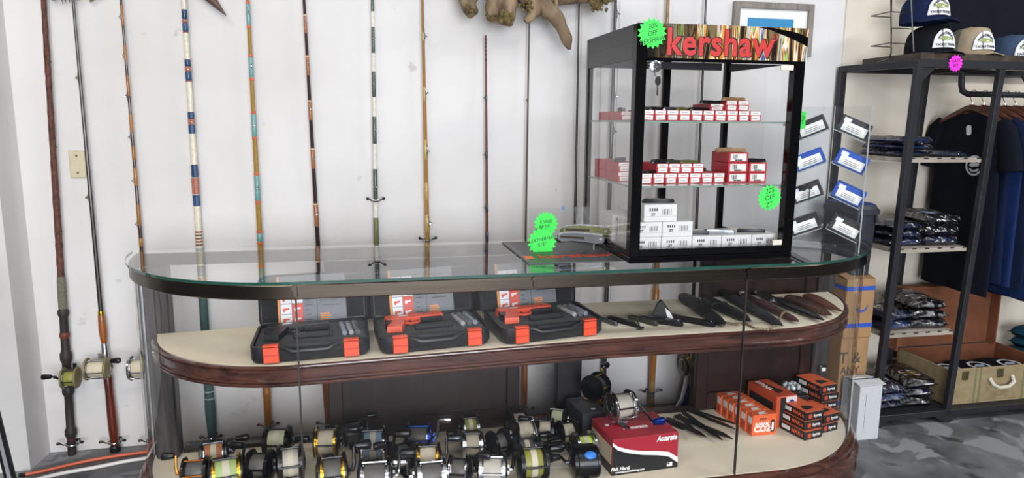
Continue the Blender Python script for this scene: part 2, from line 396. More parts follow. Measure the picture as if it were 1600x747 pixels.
# drooping middle shelf with grooved nosing, in two lengths
SZ = 0.612
def shelf_z(x): return SZ+droop(x)
ws = cpart('shelf', dslab(0.062, SZ-0.03, SZ-0.004, YB-0.072, droop), DARKWOOD)
cpart('shelf_felt', dslab(0.061, SZ-0.0038, SZ, YB-0.072, droop), FELT, ws)
nose = [(0.062, SZ-0.002), (0.050, SZ), (0.045, SZ-0.003), (0.044, SZ-0.006), (0.049, SZ-0.0085), (0.049, SZ-0.010), (0.043, SZ-0.0125), (0.043, SZ-0.0165), (0.049, SZ-0.019), (0.050, SZ-0.041), (0.043, SZ-0.0435), (0.043, SZ-0.0475), (0.049, SZ-0.050), (0.049, SZ-0.0515), (0.044, SZ-0.054), (0.044, SZ-0.058), (0.049, SZ-0.060), (0.050, SZ-0.065), (0.062, SZ-0.065)]
cpart('shelf_nosing', dband(nose, selx(XL-.1, 0.727), droop), CHERRY, ws, 20); cpart('shelf_nosing', dband(nose, selx(0.727, XR+.1), droop), CHERRY, ws, 20)
# back: wooden sliding doors partly closing it, open between
def back_panel(px0, px1, z0=0.136, z1=0.80, yy=YB-0.045):
    x0 = PY(px0, 600, yy).x; x1 = min(PY(px1, 600, yy).x, XR-0.106)
    p = cpart('back_door', MB().box(x0, x1, yy, yy+0.014, z0, z1, ch=0.002), DARKWOOD)
    mb = MB()
    for a, b, c, d in ((x0, x0+0.05, z0, z1), (x1-0.05, x1, z0, z1), (x0+0.05, x1-0.05, z0, z0+0.07), (x0+0.05, x1-0.05, z1-0.07, z1), (x0+0.05, x1-0.05, (z0+z1)/2-0.03, (z0+z1)/2+0.03)):
        cpart('door_rail', MB().box(a, b, yy-0.010, yy+0.001, c, d, ch=0.003), DARKWOOD, p)
    return p
back_panel(513, 811); back_panel(1086, 1318)
xa, xb = PY(868, 600, YB-0.03).x, PY(906, 600, YB-0.03).x
cpart('back_post', MB().box(xa, xb, YB-0.05, YB-0.003, 0.136, 0.60, ch=0.003), mat('black_wood', '#121011', 0.4))
# ================================================================== RODS ALONG THE WALL
def lerp_tab(tab, y):
    if y <= tab[0][0]: return tab[0][1]
    for (a, u), (b, v) in zip(tab, tab[1:]):
        if y <= b: return u+(v-u)*(y-a)/(b-a)
    return tab[-1][1]
ROD_Y = 2.885
def M_(c, r=0.35, **k): return mat('rod_'+c.strip('#')+str(int(r*100)), c, r, var=0.12, scale=80, coat=0.3, **k)
class Rod:
    def __init__(s, name, label, line, width, blank, y_top=-70, y_bot=700, knots=0.0, Y=ROD_Y, step=14):
        s.line = line; s.w = width; s.Y = Y
        if len(line) == 2: s.px = lambda y: line[0][1]+(line[1][1]-line[0][1])*(y-line[0][0])/(line[1][0]-line[0][0])
        else:
            def f(y):
                if y < line[0][0]: (a, u), (b, v) = line[0], line[1]; return u+(v-u)*(y-a)/(b-a)
                return lerp_tab(line, y) if y <= line[-1][0] else line[-1][1]+(line[-1][1]-line[-2][1])*(y-line[-1][0])/(line[-1][0]-line[-2][0])
            s.px = f
        base = s.p(y_bot); s.base = base
        s.t = thing(name, label, 'fishing rod', base, 0, 'old fishing rods standing against the white wall')
        ys = [y_top+(y_bot-y_top)*i/((y_bot-y_top)//step) for i in range(int((y_bot-y_top)//step)+1)]
        rad = [s.r(y)*(1+(knots*random.uniform(-1, 1) if knots else 0)) for y in ys]
        s.seg('blank', [(y, r) for y, r in zip(ys, rad)], blank)
    def p(s, y): return PY(s.px(y), y, s.Y)
    def r(s, y): return max(0.0012, lerp_tab(s.w, y)/2*mpp(s.p(y)))
    def seg(s, name, yr, m, parent=None, n=10):
        return obj(name, MB().tube([s.p(y)-s.base for y, _ in yr], [r for _, r in yr], n), m, parent or s.t)
    def band(s, y0, y1, m, k=1.12, name='thread_wrap', parent=None):
        r0, r1 = s.r(y0)*k, s.r(y1)*k
        return s.seg(name, [(y0, r0*0.85), (y0+min(1, (y1-y0)*.2), r0), (y1-min(1, (y1-y0)*.2), r1), (y1, r1*0.85)], m, parent)
    def prof(s, name, tab, m, n=12):       # (y px, width px)
        return s.seg(name, [(y, wd/2*mpp(s.p(y))) for y, wd in tab], m, n=n)
    def guide(s, y, m=CHROME, size=4.5, dx=1.0):
        p = s.p(y)-s.base; r = s.r(y); g = size*mpp(s.p(y)); mb = MB()
        c = p+Vector((dx*0.7*(r+g*0.9), -0.7*(r+g*0.9), 0))
        mb.tube([c+Vector((math.cos(a)*g*0.75*0.7+0, math.sin(a)*g*0.75, 0.2*g*math.sin(a))) for a in [2*PI*i/10 for i in range(10)]], g*0.16, 5, loop=True)
        for q in (1.6, -1.6):
            mb.tube([p+Vector((dx*r*0.6, -r*0.6, q*g)), c+Vector((0, 0, 0.1*g))], g*0.13, 5)
        mb.tube([p+Vector((dx*r*0.75, -r*0.75, 2.4*g)), p+Vector((dx*r*0.75, -r*0.75, -2.4*g))], g*0.16, 5)
        return obj('line_guide', mb, m, s.t)
def rod_clip(x, y, label, Y=ROD_Y, wpx=14, spread=24):
    p = PY(x, y, Y); k = mpp(p)
    t = thing('rod_clip', label, 'clip', (p.x, WALL_Y-0.0015, p.z), 0, 'spring clips screwed to the wall')
    r = wpx/2*k+0.004; dy = (Y-WALL_Y)+0.0015
    obj('bracket', MB().box(-r*0.8, r*0.8, -0.004, 0, -0.006, 0.006, ch=0.001).tube([(math.cos(a)*r, dy+math.sin(a)*r, 0) for a in [math.radians(200+14*i) for i in range(11)]], 0.0035, 6), CHROME, t)
    s = spread/2*k
    for sg in (-1, 1):
        a = obj('arm', MB().tube([(sg*r*0.5, -0.003, 0), (sg*r*1.0, dy-0.002, 0), (sg*r*1.1, dy-r*0.7, 0.002), (sg*s*0.9, dy-r*0.9, 0.010), (sg*s, dy-r*0.8, 0.010)], 0.0028, 6), CHROME, t)
        obj('arm_tip', MB().tube([(sg*s*0.9, dy-r*0.85, 0.0105), (sg*s*1.12, dy-r*0.8, 0.0105), (sg*s*1.25, dy-r*0.75, 0.008)], [0.004, 0.0065, 0.005], 8), BLACKP, a)
    return t
WOODH = wood('turned_hickory', '#8a531f', '#b5762f', 0.35, 12, 'Z', 0.5)
REDWOODH = wood('red_brown_handle', '#4a1a10', '#7a3220', 0.3, 12, 'Z', 0.5)
ORWOOD = wood('amber_handle', '#6b3413', '#a3602a', 0.35, 12, 'Z', 0.4)
BRASSOLD = mat('aged_brass', '#6f6a4a', 0.4, 0.8, var=0.2)
# --- 1 rusty knobbly rod with reel
R1 = Rod('fishing_rod', 'knobbly rusty brown rod with black joints and small reel, leftmost on wall', [(0, 68), (712, 113)], [(0, 8), (430, 10), (712, 12)], mat('rusty_brown_blank', '#4d2a20', 0.7, var=0.35, scale=60, bump=0.6, col2='#6d4032'), y_bot=712, knots=0.09, step=9)
R1.prof('ferrule', [(432, 11), (440, 12.5), (478, 12.5), (486, 11)], mat('grey_green_cord', '#6a6a58', 0.8, var=0.2, bump=0.5, scale=120))
R1.prof('black_grip', [(482, 11), (486, 16), (491, 16), (496, 12), (548, 12.5), (553, 17), (562, 17), (567, 12.5), (604, 13), (607, 17), (614, 17), (618, 12), (668, 12), (672, 17), (679, 17), (684, 12), (712, 12)], mat('tarred_black', '#2b2522', 0.6, var=0.25, bump=0.3), 14)
R1.prof('red_wrap', [(519, 13), (522, 15), (525, 15), (528, 13)], mat('rust_thread', '#6b3320', 0.6))
for y in (97, 230, 362): R1.guide(y, BRASSOLD, 4.0)
# --- 2 slim dark rod
R2 = Rod('fishing_rod', 'slim black rod with varnished wooden grips and old brass reel', [(0, 114), (490, 158), (710, 181)], [(0, 4), (490, 7), (710, 8)], M_('#2a211c'), y_bot=712)
for y in (122, 308): R2.guide(y, BRASSOLD, 3.5, -1)
R2.prof('fore_grip', [(488, 7), (494, 10), (515, 12), (530, 10), (536, 8)], ORWOOD)
R2.prof('gold_collar', [(486, 8), (488, 9), (495, 9), (497, 8)], GOLD)
R2.prof('reel_seat', [(536, 8), (538, 9.5), (588, 10), (590, 9)], SILVER)
R2.prof('rear_grip', [(586, 10), (590, 13), (610, 12), (640, 13.5), (670, 14), (694, 12), (696, 9)], REDWOODH)
R2.prof('butt_cap', [(695, 11), (698, 16), (708, 16), (712, 12)], BLACKP)
# --- 3 orange-brown wrapped rod
R3 = Rod('fishing_rod', 'thin black and orange wrapped rod with reel beside counter end', [(0, 189), (388, 221), (700, 240)], [(0, 3.5), (388, 5.5), (700, 9)], M_('#3a1f16'), y_bot=702)
for i, (y0, y1) in enumerate([(8, 40), (70, 95), (118, 150), (178, 205), (228, 250), (262, 290), (318, 352), (372, 385), (440, 470)]): R3.band(y0, y1, M_('#a4703a' if i % 2 else '#93602f'))
for y in (27, 87, 150, 214, 282, 350): R3.guide(y, CHROME, 3.2, -1)
R3.prof('rear_grip', [(520, 9), (525, 13), (600, 12), (690, 13), (702, 10)], REDWOODH)
# --- 4 white rod, blue wraps, teal grip
R4 = Rod('fishing_rod', 'thick cream white rod with blue and red wraps and teal grip', [(0, 287), (390, 312), (692, 332)], [(0, 7), (390, 10), (692, 11)], M_('#dcd5bf'), y_bot=694)
BLU = M_('#1d3f63'); BLU2 = M_('#27476f'); REDP = M_('#a8644e')
for y0, y1, m in [(15, 30, BLU), (36, 50, BLU2), (93, 104, BLU), (112, 126, BLU2), (175, 186, BLU), (195, 209, BLU2), (257, 277, BLU), (304, 322, BLU2), (388, 394, BLU)]: R4.band(y0, y1, m, 1.18)
for y0, y1 in [(30, 36), (104, 112), (186, 195), (278, 303), (50, 52), (126, 128)]: R4.band(y0, y1, REDP, 1.22)
for y in (361, 366, 371, 376, 381): R4.band(y, y+2.6, M_('#7d4f36'), 1.15)
TEAL = mat('teal_cord_grip', '#3a5452', 0.7, var=0.15, scale=150, bump=0.4)
R4.prof('teal_grip', [(455, 11), (462, 13), (520, 13), (600, 14), (612, 14), (640, 16), (675, 13), (694, 10)], TEAL)
for y in (610, 621): R4.prof('grip_ring', [(y, 14.6), (y+1.6, 15)], M_('#9fb2ac'))
for y in (33, 108, 190, 290): R4.guide(y, CHROME, 3.5, 0.3)
# --- 5 mustard rod
R5 = Rod('fishing_rod', 'mustard yellow rod with turquoise and orange thread wraps', [(0, 387), (388, 407), (685, 420)], [(0, 5.5), (388, 8.5), (685, 10)], M_('#99772f'), y_bot=687)
TQ = M_('#6f9c98'); OR = M_('#d3603f')
for y0, y1 in [(6, 40), (89, 122), (178, 214), (274, 314), (364, 378), (452, 470)]:
    R5.band(y0, y1, TQ); R5.band(y0-4, y0, OR, 1.2); R5.band(y1, y1+4, OR, 1.2)
for y in (20, 103, 196, 293): R5.guide(y, CHROME, 3.8, 0.3)
R5.prof('wooden_butt', [(590, 10), (594, 12), (612, 12), (614, 13.4), (617, 12), (670, 10.5), (674, 9)], WOODH)
R5.prof('butt_cap', [(672, 11), (675, 12), (686, 12), (687, 8)], BLACKP)
# --- 6 dark brown rod with copper wraps
R6 = Rod('fishing_rod', 'dark brown rod with copper brown wraps and orange wooden butt', [(0, 475), (385, 497), (690, 515)], [(0, 4.5), (385, 7), (690, 9)], M_('#2c1a17'), y_bot=692)
for y0, y1 in [(22, 52), (86, 118), (156, 188), (231, 264), (317, 354), (440, 470)]: R6.band(y0, y1, M_('#9a6340')); R6.band(y0+1, y0+3, M_('#d8c49f'), 1.2)
for y in (33, 98, 170, 248, 334): R6.guide(y, CHROME, 3.2, 0.3)
R6.prof('wooden_butt', [(560, 9), (566, 12), (600, 13), (650, 11), (660, 10)], ORWOOD); R6.prof('butt_cap', [(660, 11), (663, 12), (692, 11)], BLACKP)
# --- 7 white rod with green wraps
R7 = Rod('fishing_rod', 'slender white rod with dark green wraps held by a wall clip', [(0, 582), (385, 588)], [(0, 4.5), (385, 7), (640, 8)], M_('#dfdccd'), y_bot=668)
GRN = M_('#47584b')
for y0, y1 in [(-2, 18), (42, 83), (112, 152), (182, 225), (264, 312), (402, 430)]: R7.band(y0, y1, GRN, 1.15)
R7.prof('olive_grip', [(340, 6.5), (342, 8), (380, 8.5), (384, 7)], M_('#6f6f4c', 0.7))
for y in (60, 130, 202, 291): R7.guide(y, CHROME, 4.2, 0.3)
# --- 8 bamboo
R8 = Rod('fishing_rod', 'honey coloured bamboo rod with silver guides held by a wall clip', [(0, 660), (380, 668)], [(0, 4), (380, 7.5), (640, 9)], mat('bamboo', '#9c6f35', 0.4, var=0.2, scale=40, stretch=(1, 1, 0.2), coat=0.3), y_bot=664)
for y0, y1 in [(50, 64), (135, 158), (218, 250), (285, 312), (335, 362)]: R8.band(y0, y1, M_('#b69457'))
for y in (57, 145, 236, 348, 404): R8.guide(y, CHROME, 4.6, 0.8)
# --- 9 thin red-brown
R9 = Rod('fishing_rod', 'thin red-brown rod whose tip ends below the driftwood', [(55, 759), (385, 761)], [(55, 2.6), (385, 5), (640, 7)], M_('#6b3a2c'), y_top=55, y_bot=658)
for y in (60, 66, 72, 78, 84, 92): R9.band(y, y+2.4, M_('#2e1c18'), 1.15)
for y0, y1 in [(148, 158), (236, 248), (318, 332), (362, 384)]: R9.band(y0, y1, M_('#3b3a40'), 1.15)
for y in (153, 242, 324): R9.guide(y, BRASSOLD, 2.6, -1)
# --- 10 very thin dark
R10 = Rod('fishing_rod', 'very thin dark brown rod left of the knife tower', [(35, 827), (385, 821), (650, 819)], [(0, 2.2), (385, 3.5), (600, 5), (650, 6)], M_('#4b3a2c'), y_top=34, y_bot=652)
R10.guide(157, BRASSOLD, 2.6, -1)
R10.prof('wooden_butt', [(556, 7), (560, 10), (615, 10), (632, 9), (636, 8)], ORWOOD); R10.prof('butt_cap', [(634, 9), (650, 9), (652, 7)], BRASSOLD)
# --- 11.. behind the tower
R11 = Rod('fishing_rod', 'thin black rod rising just left of the dark guide rod behind tower', [(0, 905), (640, 893)], [(0, 2.4), (640, 6)], M_('#2b2522'), y_bot=648)
R12 = Rod('fishing_rod', 'dark grey rod with large guide behind left part of knife tower', [(0, 962), (640, 942)], [(0, 4.5), (400, 7), (640, 8)], M_('#2d3036'), y_bot=645)
for y in (22, 150, 205): R12.guide(y, CHROME, 5.0, 0.8)
R13 = Rod('fishing_rod', 'bamboo rod with turned wooden butt seen through the knife tower', [(0, 1044), (640, 1017)], [(0, 5), (400, 8), (640, 10)], mat('pale_bamboo', '#8d6c42', 0.4, var=0.25, scale=40, coat=0.3), y_bot=640)
for y in (130, 262): R13.guide(y, CHROME, 5.0, 0.8)
R13.prof('wooden_butt', [(450, 9), (454, 11), (548, 11), (552, 13), (556, 11), (606, 9), (612, 8)], WOODH); R13.prof('butt_cap', [(608, 9), (612, 10), (640, 9)], mat('dull_grey_metal', '#6c6a68', 0.5, 0.6))
R14 = Rod('fishing_rod', 'thin dark rod with black reel behind right part of knife tower', [(0, 1103), (640, 1076)], [(0, 3), (400, 5), (640, 8)], M_('#3a2b24'), y_bot=640)
for y in (40, 175): R14.guide(y, CHROME, 4.0, 0.5)
# clips
for x, y, wd, sp, lab in [(113, 693, 15, 30, 'spring clip at the foot of the knobbly rusty rod'), (105, 590, 15, 26, 'spring clip beside the small reel of the rusty rod'),
        (179, 690, 15, 30, 'spring clip at the red-brown butt of the slim black rod'), (238, 688, 13, 28, 'spring clip at floor beside the counter end post'),
        (331, 683, 12, 26, 'spring clip at the foot of the teal gripped rod'), (420, 664, 12, 26, 'spring clip around wooden butt of the mustard rod'),
        (514, 661, 12, 30, 'spring clip around orange butt of the dark brown rod'), (587, 314, 8, 22, 'spring clip halfway up the white and green rod'),
        (668, 375, 9, 22, 'spring clip on the bamboo rod just above the glass'), (819, 640, 10, 22, 'spring clip at butt of the very thin brown rod'),
        (1017, 612, 10, 26, 'spring clip on wooden butt beneath the middle shelf'), (1076, 606, 10, 24, 'spring clip beside the yellow and blue bag')]:
    rod_clip(x, y, lab, wpx=wd, spread=sp)
# ================================================================== KNIFE TOWER ON THE COUNTER
TX0, TX1, TY0, TY1, TZ0, TZ1 = 0.826, 1.400, 2.090, 2.585, TOPZ+0.0008, 1.592
tw = thing('knife_tower', 'tall black framed glass display tower with red lettered header', 'display tower', (TX0, TY0, TZ0))
def tp(name, mb, m, parent=None, smooth=35):
    mb.v = [(v[0]-TX0, v[1]-TY0, v[2]-TZ0) for v in mb.v]; return obj(name, mb, m, parent or tw, smooth)
GLOSSBLK = mat('gloss_black_frame', '#0a0a0c', 0.12, var=0.05, coat=0.0, spec=0.35)
GREYLAM = mat('dark_grey_laminate', '#46464a', 0.45, var=0.15, scale=6)
FB, FH = TZ0+0.044, 1.492          # bottom frame top, header bottom
tp('base_frame', MB().box(TX0, TX1, TY0, TY1, TZ0, TZ0+0.02, ch=0.002), GLOSSBLK)
tp('front_sill', MB().box(TX0+0.034, TX1-0.036, TY0, TY0+0.03, TZ0+0.0205, FB, ch=0.002), GLOSSBLK)
for x0, x1 in ((TX0, TX0+0.034), (TX1-0.036, TX1)):
    tp('post', MB().box(x0, x1, TY0, TY0+0.034, TZ0+0.0205, TZ1-0.001, ch=0.002), GLOSSBLK)
    tp('post', MB().box(x0+(0 if x0 == TX0 else 0.014), x1-(0.014 if x0 == TX0 else 0), TY1-0.024, TY1, TZ0+0.0205, TZ1-0.001, ch=0.002), GLOSSBLK)
tp('back_mullion', MB().box(1.125, 1.155, TY1-0.02, TY1-0.004, TZ0+0.0205, FH, ch=0.002), GLOSSBLK)
for x in (TX0, TX1-0.012):
    tp('side_header', MB().box(x, x+0.012, TY0+0.0345, TY1-0.0245, FH-0.005, TZ1-0.001, ch=0.001), GREYLAM)
    tp('side_header_groove', MB().box(x-0.0006 if x == TX0 else x+0.012, x if x == TX0 else x+0.0126, TY0+0.036, TY1-0.026, 1.540, 1.5415), BLACKM)
    tp('side_sill', MB().box(x, x+0.012, TY0+0.0345, TY1-0.0245, TZ0+0.0205, TZ0+0.04, ch=0.001), GLOSSBLK)
    tp('side_glass', MB().box(x+0.004, x+0.008, TY0+0.0345, TY1-0.0245, TZ0+0.0405, FH-0.006), GLASS_CLEAR)
tp('roof', MB().box(TX0+0.013, TX1-0.013, TY0+0.035, TY1-0.025, TZ1-0.012, TZ1-0.002), GREYLAM)
tp('back_header', MB().box(TX0+0.021, TX1-0.037, TY1-0.018, TY1-0.006, FH, TZ1-0.0125), GREYLAM)
tp('back_glass', MB().box(TX0+0.021, 1.1245, TY1-0.014, TY1-0.010, TZ0+0.021, FH-0.001), GLASS_CLEAR)
tp('back_glass', MB().box(1.1555, TX1-0.023, TY1-0.014, TY1-0.010, TZ0+0.021, FH-0.001), GLASS_CLEAR)
tp('front_door', MB().box(TX0+0.035, TX1-0.037, TY0+0.008, TY0+0.013, FB+0.001, FH-0.006), GLASS_CLEAR)
# header with printed lures and red logo
def header_material():
    m, nt, b = _new('header_print'); N = nt.nodes; L = nt.links
    tc = N.new('ShaderNodeTexCoord'); mp = N.new('ShaderNodeMapping'); mp.inputs['Scale'].default_value = (1, 0.02, 0.10)
    L.new(tc.outputs['Object'], mp.inputs[0])
    nz = N.new('ShaderNodeTexNoise'); nz.inputs['Scale'].default_value = 34; nz.inputs['Detail'].default_value = 2; nz.inputs['Distortion'].default_value = 0.4
    L.new(mp.outputs[0], nz.inputs['Vector'])
    cr = N.new('ShaderNodeValToRGB'); cr.color_ramp.interpolation = 'EASE'; e = cr.color_ramp.elements
    cols = [(0.0, '#18130f'), (0.36, '#241c15'), (0.42, '#7a6a4c'), (0.46, '#3a2a1a'), (0.49, '#d9923f'), (0.52, '#e6ddc8'), (0.545, '#7d3a20'), (0.57, '#9bbb55'), (0.60, '#c9b7c9'), (0.64, '#35506b'), (0.70, '#d8d0b8')]
    e[0].position = 0; e[0].color = C(cols[0][1]); e[1].position = 0.70; e[1].color = C(cols[-1][1])
    for p, c in cols[1:-1]:
        q = e.new(p); q.color = C(c)
    L.new(nz.outputs[0], cr.inputs[0])
    # darker woodgrain towards the left end of the print
    gr = N.new('ShaderNodeSeparateXYZ'); L.new(tc.outputs['Object'], gr.inputs[0])
    mr = N.new('ShaderNodeMapRange'); mr.inputs[1].default_value = 0.05; mr.inputs[2].default_value = 0.26; L.new(gr.outputs[0], mr.inputs[0])
    mx = N.new('ShaderNodeMix'); mx.data_type = 'RGBA'; mx.inputs[6].default_value = C('#14100d'); L.new(mr.outputs[0], mx.inputs[0]); L.new(cr.outputs[0], mx.inputs[7])
    L.new(mx.outputs[2], b.inputs['Base Color']); b.inputs['Roughness'].default_value = 0.2; return m
hd = tp('header', MB().box(TX0+0.035, TX1-0.0005, TY0-0.004, TY0-0.0005, FH-0.002, TZ1), header_material())
tp('header_lip', MB().box(TX0+0.035, TX1-0.037, TY0-0.002, TY0+0.03, FH-0.012, FH-0.0022), GLOSSBLK)
LOGORED = flat('logo_red', '#c23a38', 0.35)
LOGODARK = flat('logo_outline', '#2a0d0c', 0.4)
text('kershaw', 0.094, LOGODARK, hd, T((0.277-0.002, -0.0042, 1.535-TZ0)) @ FRONT @ Matrix.Diagonal((1, 1.18, 1, 1)), 'lettering_outline', 0.0003, bold=0.0045, sx=1.06, space=1.08)
text('kershaw', 0.094, LOGORED, hd, T((0.277-0.004, -0.0048, 1.535-TZ0)) @ FRONT @ Matrix.Diagonal((1, 1.18, 1, 1)), 'lettering', 0.0005, bold=0.0022, sx=1.06, space=1.08)
rg = MB().tube([(math.cos(a)*0.0095, math.sin(a)*0.0095, 0) for a in [2*PI*i/18 for i in range(18)]], 0.0012, 5, loop=True)
obj('registered_ring', rg, LOGORED, hd, M=T((0.455, -0.0048, 1.560-TZ0)) @ FRONT)
text('R', 0.013, LOGORED, hd, T((0.455, -0.0048, 1.560-TZ0)) @ FRONT, 'registered_letter', 0.0003)
blade = [(0.395, 0.100), (0.44, 0.1005), (0.50, 0.093), (0.535, 0.0875), (0.5735, 0.074), (0.5735, 0.046), (0.545, 0.058), (0.50, 0.074), (0.44, 0.093)]
obj('printed_blade', MB().prism([(x, z) for x, z in blade], 0.0, 0.0006), GLOSSBLK, hd, M=T((0, -0.0042, FH-TZ0-0.002)) @ FRONT)
for x in (0.325, 0.545): obj('print_joint', MB().box(x, x+0.002, -0.0046, -0.0040, FH-TZ0-0.001, TZ1-TZ0-0.003), GLOSSBLK, hd)
# glass shelves
SH1, SH2 = 1.300, 1.094
for z in (SH1, SH2):
    sh = tp('glass_shelf', MB().box(TX0+0.013, TX1-0.013, TY0+0.036, TY1-0.026, z-0.006, z), glassm('shelf_glass_%d' % int(z*1000), (0.95, 0.97, 0.96), 1.5))
    tp('shelf_edge', MB().box(TX0+0.014, TX1-0.014, TY0+0.0345, TY0+0.0358, z-0.006, z), mat('pale_green_edge', '#7f8f86', 0.2), sh)
    tp('shelf_edge', MB().box(TX0+0.0122, TX0+0.0128, TY0+0.037, TY1-0.027, z-0.006, z), MATS['pale_green_edge'], sh)
    for x in (TX0+0.014, TX1-0.034): tp('shelf_bracket', MB().box(x, x+0.018, TY0+0.037, TY0+0.05, z-0.014, z-0.0065, ch=0.001), mat('cream_bracket', '#d8d3c4', 0.4), sh)
# hardware
tp('door_bracket', MB().box(TX1-0.085, TX1-0.040, TY0+0.001, TY0+0.0075, FH-0.030, FH-0.0125, ch=0.001), mat('cream_bracket', '#d8d3c4', 0.4))
tp('door_bracket', MB().box(TX1-0.070, TX1-0.0375, TY0+0.001, TY0+0.0075, FB+0.001, FB+0.018, ch=0.001), MATS['cream_bracket'])
tp('hinge_plate', MB().box(TX0+0.0125, TX0+0.014, TY0+0.36, TY0+0.42, 1.45, 1.47), mat('white_plate', '#dfe0e2', 0.4))
lk = tp('lock', MB().lathe([(0, 0), (0.017, 0), (0.019, 0.003), (0.019, 0.009), (0.013, 0.012), (0.009, 0.012), (0.009, 0.016), (0, 0.016)], 20, T((TX0+0.062, TY0+0.008, FH-0.028)) @ RX(90)), CHROME)
tp('key_ring', MB().tube([(TX0+0.068+0.012*math.cos(a), TY0-0.009, FH-0.045+0.016*math.sin(a)) for a in [2*PI*i/14 for i in range(14)]], 0.0012, 5, loop=True), CHROME, lk)
kx, kz = TX0+0.068, FH-0.072
tp('key', MB().prism([(kx+0.009*math.cos(a), kz+0.014*math.sin(a)) for a in [2*PI*i/14 for i in range(14)]], 0, 0.003, T((0, TY0-0.008, 0)) @ RX(90)).box(kx-0.002, kx+0.002, TY0-0.010, TY0-0.008, kz-0.044, kz-0.012), BLACKM, lk)
# paper star tags
NEON = mat('neon_green_card', '#3fe054', 0.7, var=0.03); PINK = mat('neon_pink_card', '#f02ad0', 0.7, var=0.03)
def star_tag(label, p, r, lines, m=NEON, tilt=0, yaw=0, sx=1.0, size=0.3, n=17, group='neon price stars', slope=14):
    t = thing('price_star', label, 'price tag', group=group, M=T(p) @ RZ(yaw) @ FRONT @ RZ(tilt))
    obj('card', MB().prism(star(r, r*0.80, n, sx), 0, 0.0008), m, t)
    k = len(lines)
    for i, s in enumerate(lines):
        text(s, r*size*1.25, INK, t, T((0, (k-1)*0.5*r*size*1.25-i*r*size*1.25, 0.0011)) @ RZ(slope), 'handwriting', 0.0002, shear=0.25, sx=0.85)
    return t
p = PY(1019, 52, TY0-0.0062); star_tag('green star tag reading 30% off on tower header', p, 24*mpp(p), ['30%', 'OFF', 'KERSHAW'], sx=1.02, size=0.36)
p = PY(1202, 309, TY0-0.0012); star_tag('green star tag reading 20% off inside tower door', p, 21*mpp(p), ['20%', 'OFF', 'ZT'], size=0.42)
# -------- boxes and knives in the tower
KRED = flat('box_red', '#b3303a', 0.5); KRED2 = flat('box_red_dark', '#9d2733', 0.5)
LABELW = flat('sticker_white', '#e6e2dc', 0.6); GREYINK = flat('grey_print', '#6d6a6a', 0.6)
BARM = flat('barcode_ink', '#46464a', 0.6)
def red_box(label, x, y, z, w=0.036, h=0.030, d=0.13, rz=0, group='red knife boxes in the tower', wide=False):
    t = thing('knife_box', label, 'box', (x, y, z), rz, group)
    obj('carton', MB().box(-w/2, w/2, 0, d, 0, h, ch=0.0012), KRED, t)
    if wide:
        obj('sticker', MB().box(-w*0.40, w*0.40, -0.0006, 0.0006, h*0.16, h*0.88), LABELW, t)
        for i in range(7): obj('barcode', MB().box(-w*0.30+i*w*0.035+(i % 3)*0.001, -w*0.285+i*w*0.035+(i % 3)*0.0018, -0.0009, -0.0005, h*0.35, h*0.8), BARM, t)
        text('kershaw', 0.008, INK, t, T((0, -0.0008, h*0.26)) @ FRONT, 'lettering', 0.0002, bold=0.0004)
    else:
        obj('sticker', MB().box(-w*0.44, w*0.44, -0.0006, 0.0006, h*0.60, h*0.97), LABELW, t)
        obj('price_label', MB().box(-w*0.36, w*0.38, -0.0008, 0.0006, h*0.08, h*0.52, T((0, 0, 0)) @ RY(random.uniform(-4, 4))), LABELW, t)
        for zz in (0.78, 0.28): obj('print_line', MB().box(-w*0.25, w*0.22, -0.0012, -0.0005, h*zz-0.0008, h*zz+0.0008), GREYINK, t)
    return t
KN_M = [mat('knife_black', '#1c1d20', 0.35, 0.4), mat('knife_grey', '#6d7073', 0.3, 0.8), mat('knife_olive', '#5d6033', 0.5), mat('knife_tan', '#8c6f45', 0.45), mat('knife_dark_green', '#2f352a', 0.45)]
def folding_knife(label, p, L=0.10, rz=0, mi=0, roll=0, group='folding knives shown on their boxes', M=None):
    t = thing('folding_knife', label, 'knife', p, math.radians(rz), group) if M is None else thing('folding_knife', label, 'knife', group=group, M=M)
    L = L*1.3; h = L*0.16
    pr = [(-L*0.5, -h*0.35), (-L*0.42, -h*0.62), (-L*0.2, -h*0.42), (L*0.1, -h*0.5), (L*0.32, -h*0.6), (L*0.47, -h*0.5), (L*0.5, 0), (L*0.46, h*0.45), (L*0.2, h*0.55), (-L*0.1, h*0.62), (-L*0.38, h*0.5), (-L*0.5, h*0.15)]
    obj('handle', MB().prism(pr, 0, L*0.05).prism(pr, L*0.05+0.0008, L*0.12, None, 0.08), KN_M[mi], t)
    obj('blade_spine', MB().prism([(-L*0.46, h*0.3), (L*0.42, h*0.35), (L*0.44, h*0.72), (-L*0.1, h*0.85), (-L*0.4, h*0.62)], L*0.045, L*0.065), SILVER, t)
    obj('pivot', MB().lathe([(0, 0.0), (h*0.22, 0), (h*0.2, 0.001), (0, 0.001)], 8, T((L*0.38, 0, L*0.119))), SILVER, t)
    obj('pocket_clip', MB().box(-L*0.42, L*0.05, -h*0.14, h*0.14, L*0.124, L*0.134), STEEL, t)
    return t
nk = 0
